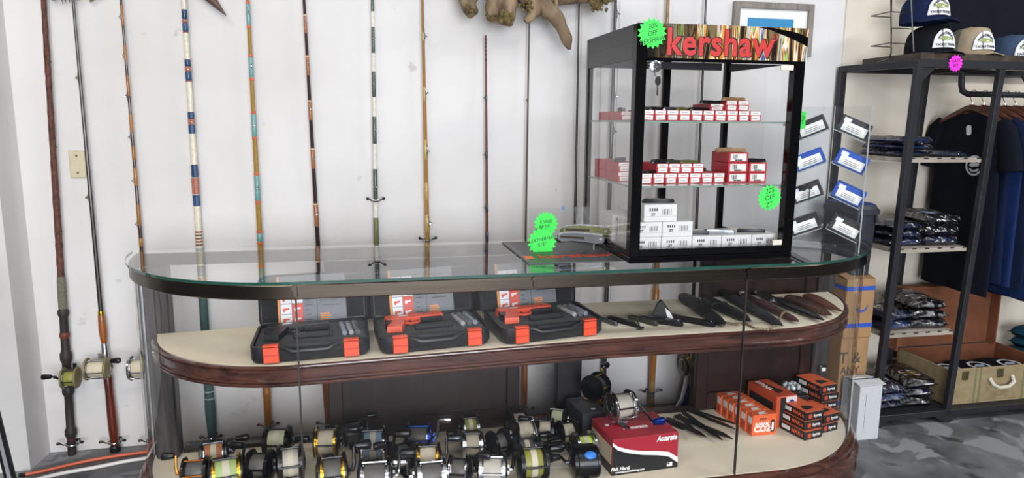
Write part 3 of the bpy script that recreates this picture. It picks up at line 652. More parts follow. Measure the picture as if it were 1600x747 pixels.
# top glass shelf: one long row plus a short second storey
y0 = TY0+0.115
X0 = PY(1003, 188, y0).x; X1 = PY(1189, 188, y0).x; wbox = (X1-X0)/10
for i in range(10):
    red_box('%s red box from the left post in front row of top shelf' % ORD[i], X0+wbox*(i+0.5), y0, SH1+0.0003, wbox-0.0012, 0.0345)
for i in range(2):
    red_box(['red box left of the pair stacked on top shelf row', 'red box right of the pair stacked on top shelf row'][i], X0+wbox*(7.45+i), y0+0.004, SH1+0.0353, wbox-0.0012, 0.033)
red_box('red box lying sideways behind the stacked pair on top shelf', X0+wbox*6.4, y0+0.02, SH1+0.0353, 0.05, 0.022)
for i, (fx, fz, mi, rz) in enumerate([(0.6, 0, 1, 20), (1.6, 0, 0, 15), (2.8, 0, 1, 10), (3.7, 0, 2, 25), (5.0, 0, 0, 15)]):
    folding_knife('%s folding knife lying along the top shelf boxes, from left' % ORD[i], (X0+wbox*fx, y0+0.03, SH1+0.0353), 0.062, rz, mi)
folding_knife('dark folding knife on the sideways red box of top shelf', (X0+wbox*6.2, y0+0.045, SH1+0.0578), 0.07, 8, 0)
folding_knife('tan folding knife on the stacked pair of top shelf', (X0+wbox*7.9, y0+0.03, SH1+0.0688), 0.07, 5, 3)
# left group on top shelf, seen through the side glass
for i in range(2):
    red_box('%s red box of the side group left on top shelf' % ORD[i], TX0+0.052, y0+0.085+0.115*i, SH1+0.0003, 0.045, 0.030, 0.11)
folding_knife('grey folding knife in the side group of top shelf', (TX0+0.052, y0+0.14, SH1+0.0308), 0.075, 60, 1)
# second shelf: two storeys
X0 = PY(1000, 290, y0).x; X1 = PY(1132, 290, y0).x; wbox = (X1-X0)/7
for i in range(7):
    red_box('%s red box from the left post in bottom row of lower glass shelf' % ORD[i], X0+wbox*(i+0.5), y0, SH2+0.0003, wbox-0.0014, 0.0335)
for i in range(4):
    red_box('%s red box of upper row on the lower glass shelf' % ORD[i], X0+wbox*(1.9+i*0.98), y0+0.012, SH2+0.0343, wbox-0.0014, 0.031)
XA = PY(1133, 290, y0).x; wb = PY(1168, 290, y0).x-XA
for j in range(3): red_box('%s red box from bottom of the three-high wide stack' % ORD[j], XA+wb/2+0.002, y0, SH2+0.0003+j*0.0342, wb*0.88, 0.0334, 0.12, 0, 'wide red knife boxes', True)
for j in range(2): red_box('%s red box from bottom of the two-high stack at right' % ORD[j], XA+wb*1.42, y0, SH2+0.0003+j*0.0342, wb*0.80, 0.0334, 0.12, 0, 'wide red knife boxes', True)
for i, (fx, z, mi, L, rz) in enumerate([(0.4, 0, 1, 0.05, 20), (1.2, 0, 0, 0.06, 25), (2.2, 1, 0, 0.075, 14), (3.3, 1, 4, 0.06, 10), (4.4, 1, 2, 0.06, 14), (5.6, 1, 4, 0.07, 6)]):
    zz = SH2+0.0343 if z == 0 else SH2+0.0658
    if i == 5: zz = SH2+0.0343
    folding_knife('%s folding knife on the lower glass shelf boxes, from left' % ORD[i], (X0+wbox*fx, y0+(0.02 if z == 0 else 0.045)+(0.06 if i == 5 else 0), zz), L, rz, mi)
folding_knife('large tan folding knife atop the three-high wide stack', (XA+wb*0.42, y0+0.04, SH2+0.1031), 0.085, -6, 3)
folding_knife('black folding knife atop the two-high stack at right', (XA+wb*1.42, y0+0.03, SH2+0.0689), 0.072, 4, 0)
for i in range(2):
    for j in range(2):
        red_box('%s red box of side group, %s layer of lower glass shelf' % (['near', 'far'][i], ['bottom', 'top'][j]), TX0+0.055, y0+0.09+0.125*i, SH2+0.0003+j*0.033, 0.055, 0.0325, 0.12)
folding_knife('grey folding knife on the side group of lower glass shelf', (TX0+0.055, y0+0.15, SH2+0.0665), 0.075, 50, 1)
# floor of the tower: white boxes
ZW = flat('white_carton', '#d9d8d6', 0.5)
def white_box(label, x, y, z, w=0.086, h=0.05, d=0.15, rz=0):
    t = thing('white_box', label, 'box', (x, y, z), rz, 'white knife boxes in the tower')
    obj('carton', MB().box(-w/2, w/2, 0, d, 0, h, ch=0.0015), ZW, t)
    obj('lid_seam', MB().box(-w/2-0.0002, w/2+0.0002, -0.0003, d+0.0002, h*0.30, h*0.31), GREYINK, t)
    text('ZT', 0.011, BARM, t, T((-w*0.22, -0.0004, h*0.42)) @ FRONT, 'lettering', 0.0002, bold=0.0006)
    for i in range(4): obj('print_line', MB().box(-w*0.34+i*w*0.07, -w*0.30+i*w*0.07, -0.0006, 0.0003, h*0.62, h*0.78), BARM, t)
    for i in range(6): obj('barcode', MB().box(w*(0.06+0.05*i), w*(0.06+0.05*i)+0.0012+(i % 2)*0.001, -0.0006, 0.0003, h*0.40, h*0.74), BARM, t)
    return t
yb = TY0+0.06; zb = TZ0+0.0203
xs = [PY(a, 388, yb).x for a in (988, 1033, 1081, 1127, 1174, 1219)]
hW = 0.052
xs[5] = min(xs[5], TX1-0.016)
for i in range(5): white_box('%s white box from the left post on the tower floor' % ORD[i], (xs[i]+xs[i+1])/2, yb, zb, xs[i+1]-xs[i]-0.002, hW)
for i in range(2): white_box('%s white box in second storey on the tower floor' % ORD[i], (xs[i]+xs[i+1])/2+0.002, yb+0.002, zb+hW+0.0005, xs[i+1]-xs[i]-0.002, hW*0.95)
white_box('topmost white box of the stack on the tower floor', (xs[0]+xs[1])/2+0.045, yb+0.004, zb+hW*1.95+0.0012, 0.115, hW*1.1, 0.13, 0.0)
for i, (a, b, z, mi, rz, L) in enumerate([(0.28, 0.03, hW*1.95+0.001, 1, 10, 0.05), (1.05, 0.05, hW*3.06+0.0014, 0, -6, 0.085), (2.35, 0.04, hW+0.0004, 0, -14, 0.075), (3.3, 0.05, hW+0.0004, 1, -22, 0.08), (4.5, 0.05, hW+0.0004, 0, -14, 0.075)]):
    folding_knife('%s folding knife on the white boxes, from left' % ORD[i], (xs[0]+(xs[1]-xs[0])*a, yb+b, zb+z), L, rz, mi)
for i in range(2): white_box('white box behind at left side of the tower, %s layer' % ['lower', 'upper'][i], TX0+0.075, yb+0.175, zb+i*(hW+0.0005), 0.10, hW, 0.14)
# ================================================================== MAT, STAND AND TAGS LEFT OF THE TOWER
MATM = mat('grey_rubber_mat', '#4a4a4c', 0.42, var=0.12, scale=20)
q = [PZ(780, 379, TOPZ), PZ(828, 413.5, TOPZ), PZ(972, 411.5, TOPZ)]
mt = thing('counter_mat', 'dark grey rectangular counter mat with red lettering beside tower', 'mat', (0, 0, TOPZ+0.0006))
q3 = [(0.500, 2.535), (0.508, 2.140), (0.822, 2.128), (0.822, 2.535)]
obj('sheet', MB().prism(q3, 0, 0.003), MATM, mt)
obj('border', MB().prism([(0.503, 2.51), (0.520, 2.51), (0.524, 2.165), (0.511, 2.165)], 0.003, 0.0036), mat('mat_border', '#5d5d60', 0.4), mt)
text('kershaw', 0.075, flat('mat_red', '#c0402f', 0.5), mt, T((0.690, 2.235, 0.0034)), 'lettering', 0.0003, bold=0.002)
obj('orange_sticker', MB().box(0.515, 0.545, 2.205, 2.25, 0.0037, 0.0042), flat('orange_sticker', '#e8743c', 0.6), mt)
# acrylic easel
ea = PZ(872, 392, TOPZ+0.004)
st = thing('acrylic_easel', 'clear acrylic knife easel standing on the counter mat', 'display stand', (ea.x, ea.y, TOPZ+0.0044))
obj('plate', MB().box(-0.09, 0.13, 0, 0.004, 0.0, 0.05), ACRYLIC, st)
obj('back_plate', MB().box(-0.09, 0.13, 0.0, 0.004, 0, 0.10, T((0, 0.045, 0.045)) @ RX(-10)), ACRYLIC, st)
obj('ledge', MB().box(-0.09, 0.13, 0.0045, 0.060, 0.042, 0.046), ACRYLIC, st)
for dx in (-0.09, 0.127): obj('side_edge', MB().box(dx, dx+0.003, -0.002, 0.0, 0, 0.05), mat('acrylic_edge', '#a9adae', 0.2), st)
obj('ledge_edge', MB().box(-0.09, 0.13, -0.0022, -0.0002, 0.046, 0.05), MATS['acrylic_edge'], st)
obj('blue_mark', MB().box(0.03, 0.036, -0.001, 0.0, 0.09, 0.103, T((0, 0.043, 0.045)) @ RX(-10)), flat('blue_mark', '#3c69c0', 0.5), st)
p = PY(907, 373, ea.y+0.02)
folding_knife('grey aluminium folding knife on the acrylic easel', None, 0.140, 0, 1, M=T((p.x-0.005, ea.y+0.012, p.z)) @ RZ(0) @ RX(72) @ RY(0) @ RZ(-5), group='knives on the acrylic easel')
p = PY(912, 362, ea.y+0.05)
folding_knife('olive green folding knife leaning behind the grey one', None, 0.140, 0, 2, M=T((p.x, ea.y+0.034, p.z+0.003)) @ RX(72) @ RZ(-4), group='knives on the acrylic easel')
p = PY(847, 378, ea.y-0.006); star_tag('green star tag with handwritten price in front of easel', p, 24*mpp(p), ['LEATHERMAN', "$18.''"], size=0.27, slope=10)
p = PY(853, 350, ea.y+0.03); star_tag('green star tag partly hidden behind the other one', p, 20*mpp(p), ["KNIVES", "NOW .."], size=0.3, slope=5)
# ================================================================== ACRYLIC TAG RACK RIGHT OF THE TOWER
az = TOPZ+0.0008
fL, fR = PY(1243, 379, 2.34), PY(1338, 384, 2.22)
rk = thing('acrylic_rack', 'tall clear acrylic rack of slanted pockets on counter end', 'display rack', (1.64, 2.26, az), math.radians(-38))
WD, DP, HT = 0.235, 0.15, 0.505
for a in (-1, 1): obj('side_panel', MB().box(a*WD/2-0.002, a*WD/2+0.002, -DP/2, DP/2, 0, HT), ACRYLIC, rk)
obj('back_panel', MB().box(-WD/2, WD/2, DP/2, DP/2+0.003, 0, HT), ACRYLIC, rk)
obj('centre_spine', MB().box(-0.0015, 0.0015, -0.01, DP/2, 0.01, HT), ACRYLIC, rk)
obj('bottom_plate', MB().box(-WD/2, WD/2, -DP/2, DP/2, 0, 0.006), ACRYLIC, rk)
EDGE = mat('bright_acrylic_edge', '#9aa0a2', 0.2)
for a in (-1, 1):
    obj('bright_edge', MB().box(a*WD/2-0.0022, a*WD/2+0.0022, -DP/2-0.0018, -DP/2-0.0002, 0, HT), EDGE, rk)
    obj('bright_edge', MB().box(a*WD/2-0.0022, a*WD/2+0.0022, -DP/2, DP/2, HT, HT+0.0015), EDGE, rk)
DGREY = flat('charcoal_case', '#2b2b2f', 0.4); BLUEC = flat('blue_case', '#1f4ea8', 0.4); SMOKE = mat('smoke_acrylic', '#5a5c60', 0.15)
rows = [(0.405, DGREY, DGREY), (0.290, BLUEC, BLUEC), (0.175, DGREY, BLUEC), (0.058, DGREY, DGREY)]
side = {-1: 'left', 1: 'right'}; rown = ['top', 'second', 'third', 'bottom']
for ri, (z, ml, mr) in enumerate(rows):
    for s, mm in ((-1, ml), (1, mr)):
        # each half leans outwards: V-shaped pockets
        Mx = T((s*0.058, -0.015, z)) @ RY(s*24)
        obj('pocket_floor', MB().box(-0.056, 0.056, -0.045, 0.06, -0.004, 0.0, Mx), ACRYLIC, rk)
        obj('pocket_front', MB().box(-0.056, 0.056, -0.048, -0.045, -0.004, 0.02, Mx), ACRYLIC, rk)
        obj('pocket_edge', MB().box(-0.056, 0.056, -0.050, -0.0482, -0.004, -0.001, Mx), EDGE, rk)
        colr = 'blue' if mm is BLUEC else 'charcoal'
        it = thing('tool_pack', '%s boxed pocket tool in %s row, %s side of acrylic rack' % (colr, rown[ri], side[s]), 'pack', group='boxed pocket tools in the acrylic rack',
                   M=Matrix.LocRotScale(Vector((1.64, 2.26, az)), Euler((0, 0, math.radians(-38))), None) @ Mx @ T((0, -0.036, 0.001)))
        obj('carton', MB().box(-0.052, 0.052, -0.004, 0.050, 0, 0.056, ch=0.002), mm, it)
        obj('price_card', MB().box(-0.038, 0.044, -0.0052, -0.0042, 0.006, 0.038), WHITEP, it)
        obj('corner_tab', MB().box(-0.042, -0.018, -0.0056, -0.0044, 0.036, 0.050), flat('tab_white', '#dfe2ea', 0.5), it)
        for q_ in (0.012, 0.018, 0.024): obj('print_line', MB().box(-0.022, 0.026, -0.0056, -0.0052, q_, q_+0.0018), GREYINK, it)
# little lock with key hanging on the rack
lkk = obj('lock', MB().lathe([(0, 0), (0.011, 0), (0.011, 0.01), (0, 0.01)], 14, T((-0.075, -DP/2-0.002, 0.22)) @ RX(90)), CHROME, rk)
obj('key', MB().lathe([(0, 0), (0.010, 0), (0.010, 0.002), (0, 0.002)], 12, T((-0.055, -DP/2-0.012, 0.224)) @ RX(90)).box(-0.057, -0.053, -DP/2-0.013, -DP/2-0.011, 0.175, 0.217), CHROME, rk)
p = PY(1258, 187, 2.20)
gt_ = thing('price_sticker', 'narrow green sticker on the edge of the acrylic rack', 'price tag', group=None, M=T(Vector((1.64, 2.26, az)) + Euler((0, 0, math.radians(-38))).to_matrix() @ Vector((-WD/2+0.022, -DP/2-0.003, 0.455))) @ RZ(-38) @ FRONT)
obj('card', MB().prism(rrect(0.02, 0.06, 0.004), 0, 0.0006), NEON, gt_); text('SALE', 0.014, INK, gt_, T((0, 0, 0.0009)) @ RZ(80), 'handwriting', 0.0002, shear=0.3)
# ================================================================== ON THE MIDDLE SHELF: three open kit cases
CASEB = mat('moulded_case_black', '#202124', 0.42, var=0.12, scale=40)
FOAM = mat('grey_foam', '#47484a', 0.85, var=0.15, scale=90, bump=0.4)
EGG = mat('egg_crate_foam', '#1b1b1d', 0.9, var=0.3, scale=60, bump=1.0)
LATCH = flat('orange_latch', '#e8502f', 0.38); GUNOR = flat('orange_polymer', '#e2573a', 0.4)
SHEETG = flat('insert_grey', '#6a6d72', 0.5); SHEETO = flat('insert_orange', '#d98a3c', 0.5); PICR = flat('insert_red', '#cf4a37', 0.5); PICW = flat('insert_white', '#d9dbde', 0.5)
TUBEM = glassm('clear_tube', (0.93, 0.95, 0.98), 1.6, haze=0.12)
def kit_case(label, x, y, rz, gun, glabel):
    z = shelf_z(x)+0.0012
    W_, D_, H_ = 0.345, 0.250, 0.052
    tl = math.degrees(math.atan(0.026)) if x < 0.73 else 0
    Mb = T((x, y, z)) @ RZ(rz) @ RY(-tl)
    t = thing('kit_case', label, 'case', group='open pistol kit cases on the shelf', M=Mb)
    out = rrect(W_, D_, 0.03, 5, 0, D_/2); inn = rrect(W_-0.016, D_-0.016, 0.024, 5, 0, D_/2)
    mb = MB(); n = len(out)
    low = [(px*0.96, D_/2+(py-D_/2)*0.94) for px, py in out]
    vs = [(a, b, 0) for a, b in low]+[(a, b, 0.012) for a, b in out]+[(a, b, H_) for a, b in out]+[(a, b, H_) for a, b in inn]+[(a, b, 0.036) for a, b in inn]
    fs = [tuple(range(n-1, -1, -1)), tuple(range(4*n, 5*n))]
    for k in range(4): fs += [(k*n+i, k*n+(i+1) % n, (k+1)*n+(i+1) % n, (k+1)*n+i) for i in range(n)]
    mb.add(vs, fs); obj('tray', mb, CASEB, t)
    obj('foam', MB().prism(rrect(W_-0.02, D_-0.02, 0.022, 5, 0, D_/2), 0.0365, 0.0435), FOAM, t)
    # carrying handle moulded on the front
    obj('handle', MB().tube([(-0.085, 0.004, 0.046), (-0.07, -0.006, 0.045), (-0.05, -0.012, 0.036), (0.05, -0.012, 0.036), (0.07, -0.006, 0.045), (0.085, 0.004, 0.046)], 0.0075, 8), CASEB, t)
    for sx in (-0.112, 0.118):
        l = obj('latch', MB().box(sx-0.022, sx+0.022, -0.009, -0.0005, 0.004, 0.05, ch=0.002).box(sx-0.022, sx+0.022, -0.009, 0.012, 0.0525, 0.057, ch=0.001), LATCH, t)
        obj('latch_groove', MB().box(sx-0.0222, sx+0.0222, -0.0105, -0.0085, 0.026, 0.030), flat('latch_shade', '#c63f22', 0.4), l)
    # lid standing up behind
    Ml = T((0, D_+0.012, 0.032)) @ RX(-12)
    ld = obj('lid', MB().prism(rrect(W_, 0.175, 0.028, 5, 0, 0.0875), -0.022, 0.006, Ml @ RX(90)), CASEB, t)
    obj('lid_rim', MB().tube([Ml @ Vector((a, -0.008, b)) for a, b in rrect(W_-0.008, 0.168, 0.026, 5, 0, 0.0875)], 0.004, 6, loop=True), CASEB, ld)
    for sx in (-1, 1): obj('egg_foam', MB().box(sx*0.135-0.028, sx*0.135+0.028, -0.0085, -0.006, 0.02, 0.160, Ml, ch=0.001), EGG, ld)
    sh = obj('instruction_sheet', MB().box(-0.112, 0.105, -0.0088, -0.0065, 0.008, 0.168, Ml), SHEETG, ld)
    def fl(x0, x1, z0, z1, m, nm): obj(nm, MB().box(x0, x1, -0.0095, -0.0086, z0, z1, Ml), m, ld)
    fl(-0.112, -0.105, 0.008, 0.168, SHEETO, 'orange_strip')
    for r in range(4):
        for c in range(2):
            mm = PICR if (c == 1 and r < 2) else PICW
            fl(-0.103+c*0.036, -0.069+c*0.036, 0.010+r*0.034, 0.042+r*0.034, mm, 'picture')
            mq = PICW if mm is PICR else PICR
            a = -0.103+c*0.036; b = 0.010+r*0.034
            obj('picture_motif', MB().prism([(a+0.006, b+0.018), (a+0.027, b+0.020), (a+0.027, b+0.014), (a+0.016, b+0.013), (a+0.012, b+0.006), (a+0.007, b+0.007)], 0.0, 0.0005, Ml @ T((0, -0.0096, 0)) @ RX(90)), mq, ld)
    for r in range(9):
        fl(-0.024, -0.002-(r % 3)*0.006, 0.02+r*0.016, 0.0225+r*0.016, CASEB, 'print_line')
        if r > 2: fl(0.022+(r % 2)*0.010, 0.082-(r % 3)*0.005, 0.016+r*0.016, 0.0185+r*0.016, CASEB, 'print_line')
    fl(0.012, 0.0135, 0.008, 0.168, CASEB, 'fold')
    for r in range(4): fl(0.022, 0.056-(r % 2)*0.004, 0.014+r*0.007, 0.0185+r*0.007, SHEETO, 'orange_text')
    # clear tubes at the right end of the foam
    for i in range(3):
        tb = obj('clear_tube', MB().tube([(0.100+i*0.020, 0.075, 0.052), (0.088+i*0.020, 0.185, 0.052)], 0.0092, 10), TUBEM, t)
        obj('ball_stack', MB().tube([(0.0992+i*0.020, 0.080, 0.052), (0.090+i*0.020, 0.165, 0.052)], 0.0074, 8), [flat('tube_blue', '#8896a8', 0.4), flat('tube_grey', '#b7b3b3', 0.4), flat('tube_dark', '#44464c', 0.4)][(i+(1 if gun is GUNOR else 0)) % 3], tb)
    # pistol lying in the foam
    g = thing('launcher_pistol', glabel, 'pistol', group='launcher pistols in their cases', M=Mb @ T((-0.030, 0.135, 0.0440)))
    slide = [(-0.108, 0.020), (-0.112, 0.055), (-0.105, 0.064), (0.075, 0.064), (0.083, 0.058), (0.083, 0.034), (0.03, 0.030), (-0.04, 0.028), (-0.085, 0.022)]
    obj('slide', MB().prism(slide, 0, 0.022, None, 0.03), gun, g)
    gb = CASEB if gun is not GUNOR else GUNOR
    obj('grip', MB().prism([(-0.098, 0.022), (-0.042, 0.028), (-0.048, 0.004), (-0.060, -0.045), (-0.066, -0.062), (-0.112, -0.054), (-0.104, -0.02)], 0.001, 0.020, None, 0.04), gb, g)
    obj('grip_panel', MB().prism([(-0.110, 0.026), (-0.088, 0.030), (-0.090, 0.0), (-0.104, -0.03), (-0.113, -0.01)], 0.0005, 0.0206), CASEB, g)
    obj('trigger_guard', MB().tube([(-0.046, 0.006, 0.010), (-0.030, -0.006, 0.010), (-0.008, -0.004, 0.010), (0.0, 0.010, 0.010), (-0.002, 0.028, 0.010)], 0.004, 6), gb, g)
    obj('trigger', MB().tube([(-0.030, 0.027, 0.010), (-0.033, 0.014, 0.010), (-0.028, 0.006, 0.010)], 0.003, 6), CASEB, g)
    obj('rail', MB().box(0.004, 0.078, 0.018, 0.031, 0.002, 0.018, ch=0.002), CASEB, g)
    obj('white_mark', MB().box(-0.062, -0.034, 0.046, 0.056, 0.0215, 0.0225), PICW, g)
    for hx in (0.02, 0.05): obj('port', MB().lathe([(0, 0.0), (0.004, 0), (0.004, 0.0008), (0, 0.0008)], 8, T((hx, 0.050, 0.0214))), CASEB, g)
    # spare magazine
    mg = tag(obj('magazine', MB().box(0.0, 0.11, -0.002, 0.016, 0, 0.016, ch=0.003).box(0.108, 0.118, -0.004, 0.018, 0, 0.017, ch=0.002), CASEB), 'black spare magazine beside the ' + glabel, 'magazine', 'spare magazines')
    mg.matrix_world = Mb @ T((-0.055, 0.085, 0.0440))
    return t
GUNBK = mat('black_polymer', '#2a2b2e', 0.4)
kit_case('open black kit case holding the dark pistol, leftmost on shelf', -0.160, 2.100, 1, GUNBK, 'dark grey launcher pistol in the leftmost open case')
kit_case('open black kit case in the middle with orange pistol', 0.214, 2.098, 4, GUNOR, 'orange launcher pistol in the middle open case')
kit_case('open black kit case nearest the knives with orange pistol', 0.590, 2.100, 6, GUNOR, 'orange launcher pistol in the open case nearest knives')
# -------- knives and sheaths on the right of the shelf
def lea(name, c, r=0.6, **k): return mat('leather_'+name, c, r, var=0.15, scale=50, bump=0.3, **k)
LBLK = lea('black', '#1a1a1c', 0.55); LCHAR = lea('charcoal', '#26282c', 0.7); LMAR = lea('maroon', '#4d2b2d', 0.5); LBRN = lea('brown', '#4a2a20', 0.5); LTAN = lea('russet', '#643a29', 0.55); LBL2 = lea('smooth_black', '#141619', 0.3)
STITCH = flat('pale_stitch', '#9a8a78', 0.7)
def sheath(label, a, b, wpx, m, prof, extra=None, zoff=0.0):
    pa, pb = PZ(a[0], a[1], SZ+0.014+zoff), PZ(b[0], b[1], SZ+0.010+zoff)
    pa.z = SZ+0.0135+zoff; pb.z = SZ+0.0105+zoff; d = pb-pa; Lh = d.length; w = wpx/2*mpp(pa)
    ang = math.degrees(math.atan2(d.y, d.x))
    t = thing('sheathed_knife', label, 'knife', group='sheathed knives on the shelf', M=T((pa.x, pa.y, SZ+0.0006+zoff)) @ RZ(ang))
    mb = MB().tube([(u*Lh, (v if len(q_) > 2 else 0)*w, 0.0125) for q_ in prof for u, v in [(q_[0], q_[2] if len(q_) > 2 else 0)]], [max(0.001, q_[1]*w) for q_ in prof], 12)
    zs = 0.0115
    mb.v = [(x, y, 0.0125+max(-zs, min(zs, (z-0.0125)*0.5))) for x, y, z in mb.v]
    obj('sheath', mb, m, t)
    if extra:
        for nm, prof2, m2, zz in extra:
            e = MB().tube([(u*Lh, 0, 0.0125) for u, _ in prof2], [r_*w for _, r_ in prof2], 10)
            e.v = [(x, y, zz+0.0125+max(-zs, min(zs, (z-0.0125)*0.6))) for x, y, z in e.v]; obj(nm, e, m2, t)
    return t, Lh, w
sheath('wide black nylon sheathed knife nearest the small folding knives', (1069, 462), (1130, 509), 25, LBLK, [(0, 0.8), (0.06, 1.05), (0.3, 1.0), (0.8, 0.85), (0.95, 0.6), (1, 0.2)], [('belt_strap', [(0.2, 1.12), (0.27, 1.12)], LCHAR, 0.0006)])
sheath('long black sheathed knife second from the nylon one', (1102, 466), (1172, 503), 26, LBLK, [(0, 0.5), (0.05, 0.9), (0.5, 1.0), (0.85, 0.75), (1, 0.15)], [('retaining_strap', [(0.3, 1.08), (0.36, 1.08)], LCHAR, 0.0006)])
sheath('charcoal sheathed knife with wrapped handle and lowest tip', (1127, 454), (1222, 510), 24, LCHAR, [(0, 0.5), (0.04, 0.7), (0.25, 0.65), (0.28, 1.0), (0.6, 0.95), (0.9, 0.6), (1, 0.15)], [('handle_wrap', [(0.05, 0.78), (0.12, 0.72), (0.18, 0.78), (0.24, 0.74)], LBLK, 0.0006)])
sheath('maroon leather sheathed knife with pale pommel', (1160, 458), (1246, 503), 18, LMAR, [(0, 0.5), (0.05, 0.7), (0.3, 0.65), (0.34, 1.15), (0.5, 1.0), (0.9, 0.75), (1, 0.3)], [('pommel', [(-0.03, 0.5), (0.03, 0.68)], mat('bone', '#b7aba0', 0.5), 0.0006)])
sheath('glossy black sheathed knife with white sparkles', (1184, 456), (1286, 501), 20, LBL2, [(0, 0.5), (0.05, 0.75), (0.3, 0.7), (0.34, 1.05), (0.6, 1.0), (0.9, 0.6), (1, 0.2)], [('pommel', [(-0.02, 0.5), (0.02, 0.7)], SILVER, 0.0006), ('guard', [(0.32, 1.15), (0.345, 1.15)], SILVER, 0.0006)])
t_, Lh, w_ = sheath('dark brown stitched leather sheath with broad body', (1233, 464), (1299, 494), 30, LBRN, [(0, 0.6), (0.08, 0.95), (0.4, 1.0), (0.75, 0.7), (0.95, 0.25), (1, 0.1)])
for i in range(14):
    u = 0.1+0.85*i/14; r_ = lerp_tab([(0.08, 0.95), (0.4, 1.0), (0.75, 0.7), (0.95, 0.25)], u)*w_*0.93
    obj('stitch', MB().box(u*Lh-0.003, u*Lh+0.003, -r_-0.0006, -r_+0.0010, 0.0125, 0.0155), STITCH, t_)
sheath('russet brown pointed sheath at the shelf end', (1262, 462), (1318, 489), 27, LTAN, [(0, 0.7), (0.1, 0.95), (0.3, 0.9), (0.6, 0.6), (0.9, 0.2), (1, 0.05)])
# cord
cp = [(1130, 503), (1150, 507), (1165, 506), (1180, 513), (1200, 515), (1212, 508), (1222, 499), (1232, 494)]
pts = [PZ(a, b, SZ+0.004) for a, b in cp]; pts[-1].z += 0.024; pts[-2].z += 0.022
cd = thing('braided_cord', 'camouflage braided cord looping in front of the sheaths', 'cord', pts[0])
dense = []
for a, b in zip(pts, pts[1:]):
    for i in range(4): dense.append(a.lerp(b, i/4)-pts[0])
obj('cord', MB().tube(dense, [0.0035 if i % 2 else 0.0044 for i in range(len(dense))], 7), mat('camo_cord', '#4d4a38', 0.8, var=0.5, scale=160, col2='#a09474'), cd)
# small knives
def small_knife(label, px, py, L, rz, mi):
    L *= 1.0
    p = PZ(px, py, SZ+0.006); return folding_knife(label, (p.x, p.y, SZ+0.0006), L, rz, mi, group='small knives on the shelf felt')
small_knife('small grey folding knife beside the orange latch case', 949, 502, 0.075, -65, 1)
small_knife('black folding knife with bright clip, second small knife', 974, 503, 0.10, -55, 0)
small_knife('olive grey folding knife, third small knife', 1005, 501, 0.095, -60, 4)
small_knife('long black folding knife beside the black pouch', 1032, 503, 0.12, -35, 0)
small_knife('black folding knife with white inlay right of pouch', 1054, 496, 0.10, -50, 0)
small_knife('black folding knife ending in cord loops', 1086, 503, 0.11, -45, 0)
p = PZ(1036, 498, SZ); pc = thing('fabric_pouch', 'black pointed fabric pouch standing among the small knives', 'pouch', (p.x, p.y, SZ+0.0006), math.radians(-20))
obj('pouch', MB().prism([(-0.045, 0), (0.05, 0), (0.03, 0.02), (-0.01, 0.07), (-0.022, 0.06)], 0, 0.022, RX(90), 0.05), LBLK, pc)
obj('white_patch', MB().prism([(0.012, 0.012), (0.034, 0.006), (0.022, 0.03), (0.004, 0.045)], 0.0221, 0.023, RX(90)), WHITEP, pc)
p = PZ(1003, 515, SZ+0.005); tt = thing('cord_toggle', 'tiny black cord toggle at the shelf edge', 'toggle', (p.x, p.y+0.012, SZ+0.0006))
obj('toggle', MB().tube([(-0.012, 0, 0.006), (0, 0, 0.006), (0.012, 0.004, 0.006)], [0.004, 0.006, 0.004], 8).tube([(0, -0.008, 0.0075), (0, 0.01, 0.0075)], 0.004, 8), BLACKP, tt)
# ================================================================== REELS
CREAM = mat('cream_line', '#c9bfa6', 0.5, var=0.06, scale=200, stretch=(6, 0.2, 0.2)); TAPE = flat('masking_tape', '#c8c0ab', 0.7)
LINES = {'green': '#9fb573', 'orange': '#b4744f', 'pale': '#b8bd97', 'white': '#b5afa2', 'blue': '#7f98ad', 'cream': '#c9bfa6', 'olive': '#8c8a3c', 'lime': '#b6cb52', 'grey': '#55534f'}
def line_m(k): return mat('line_'+k, LINES[k], 0.45, var=0.08, scale=300, stretch=(4, 0.3, 0.3))
BLUEAN = mat('blue_anodised', '#1d3fa0', 0.25, 0.9); GUNMET = mat('gunmetal', '#4a4d52', 0.3, 0.9); TEALM = mat('teal_anodised', '#1d3d3b', 0.25, 0.7)
AMBER = mat('amber_anodised', '#b0661d', 0.3, 0.8)
RP = {'black': mat('reel_black', '#141518', 0.25, 0.3), 'silver': SILVER, 'gold': GOLD, 'blue': BLUEAN, 'gun': GUNMET, 'chrome': CHROME, 'teal': TEALM, 'cream': mat('aged_ivory', '#8f8462', 0.45, 0.4), 'amber': AMBER}
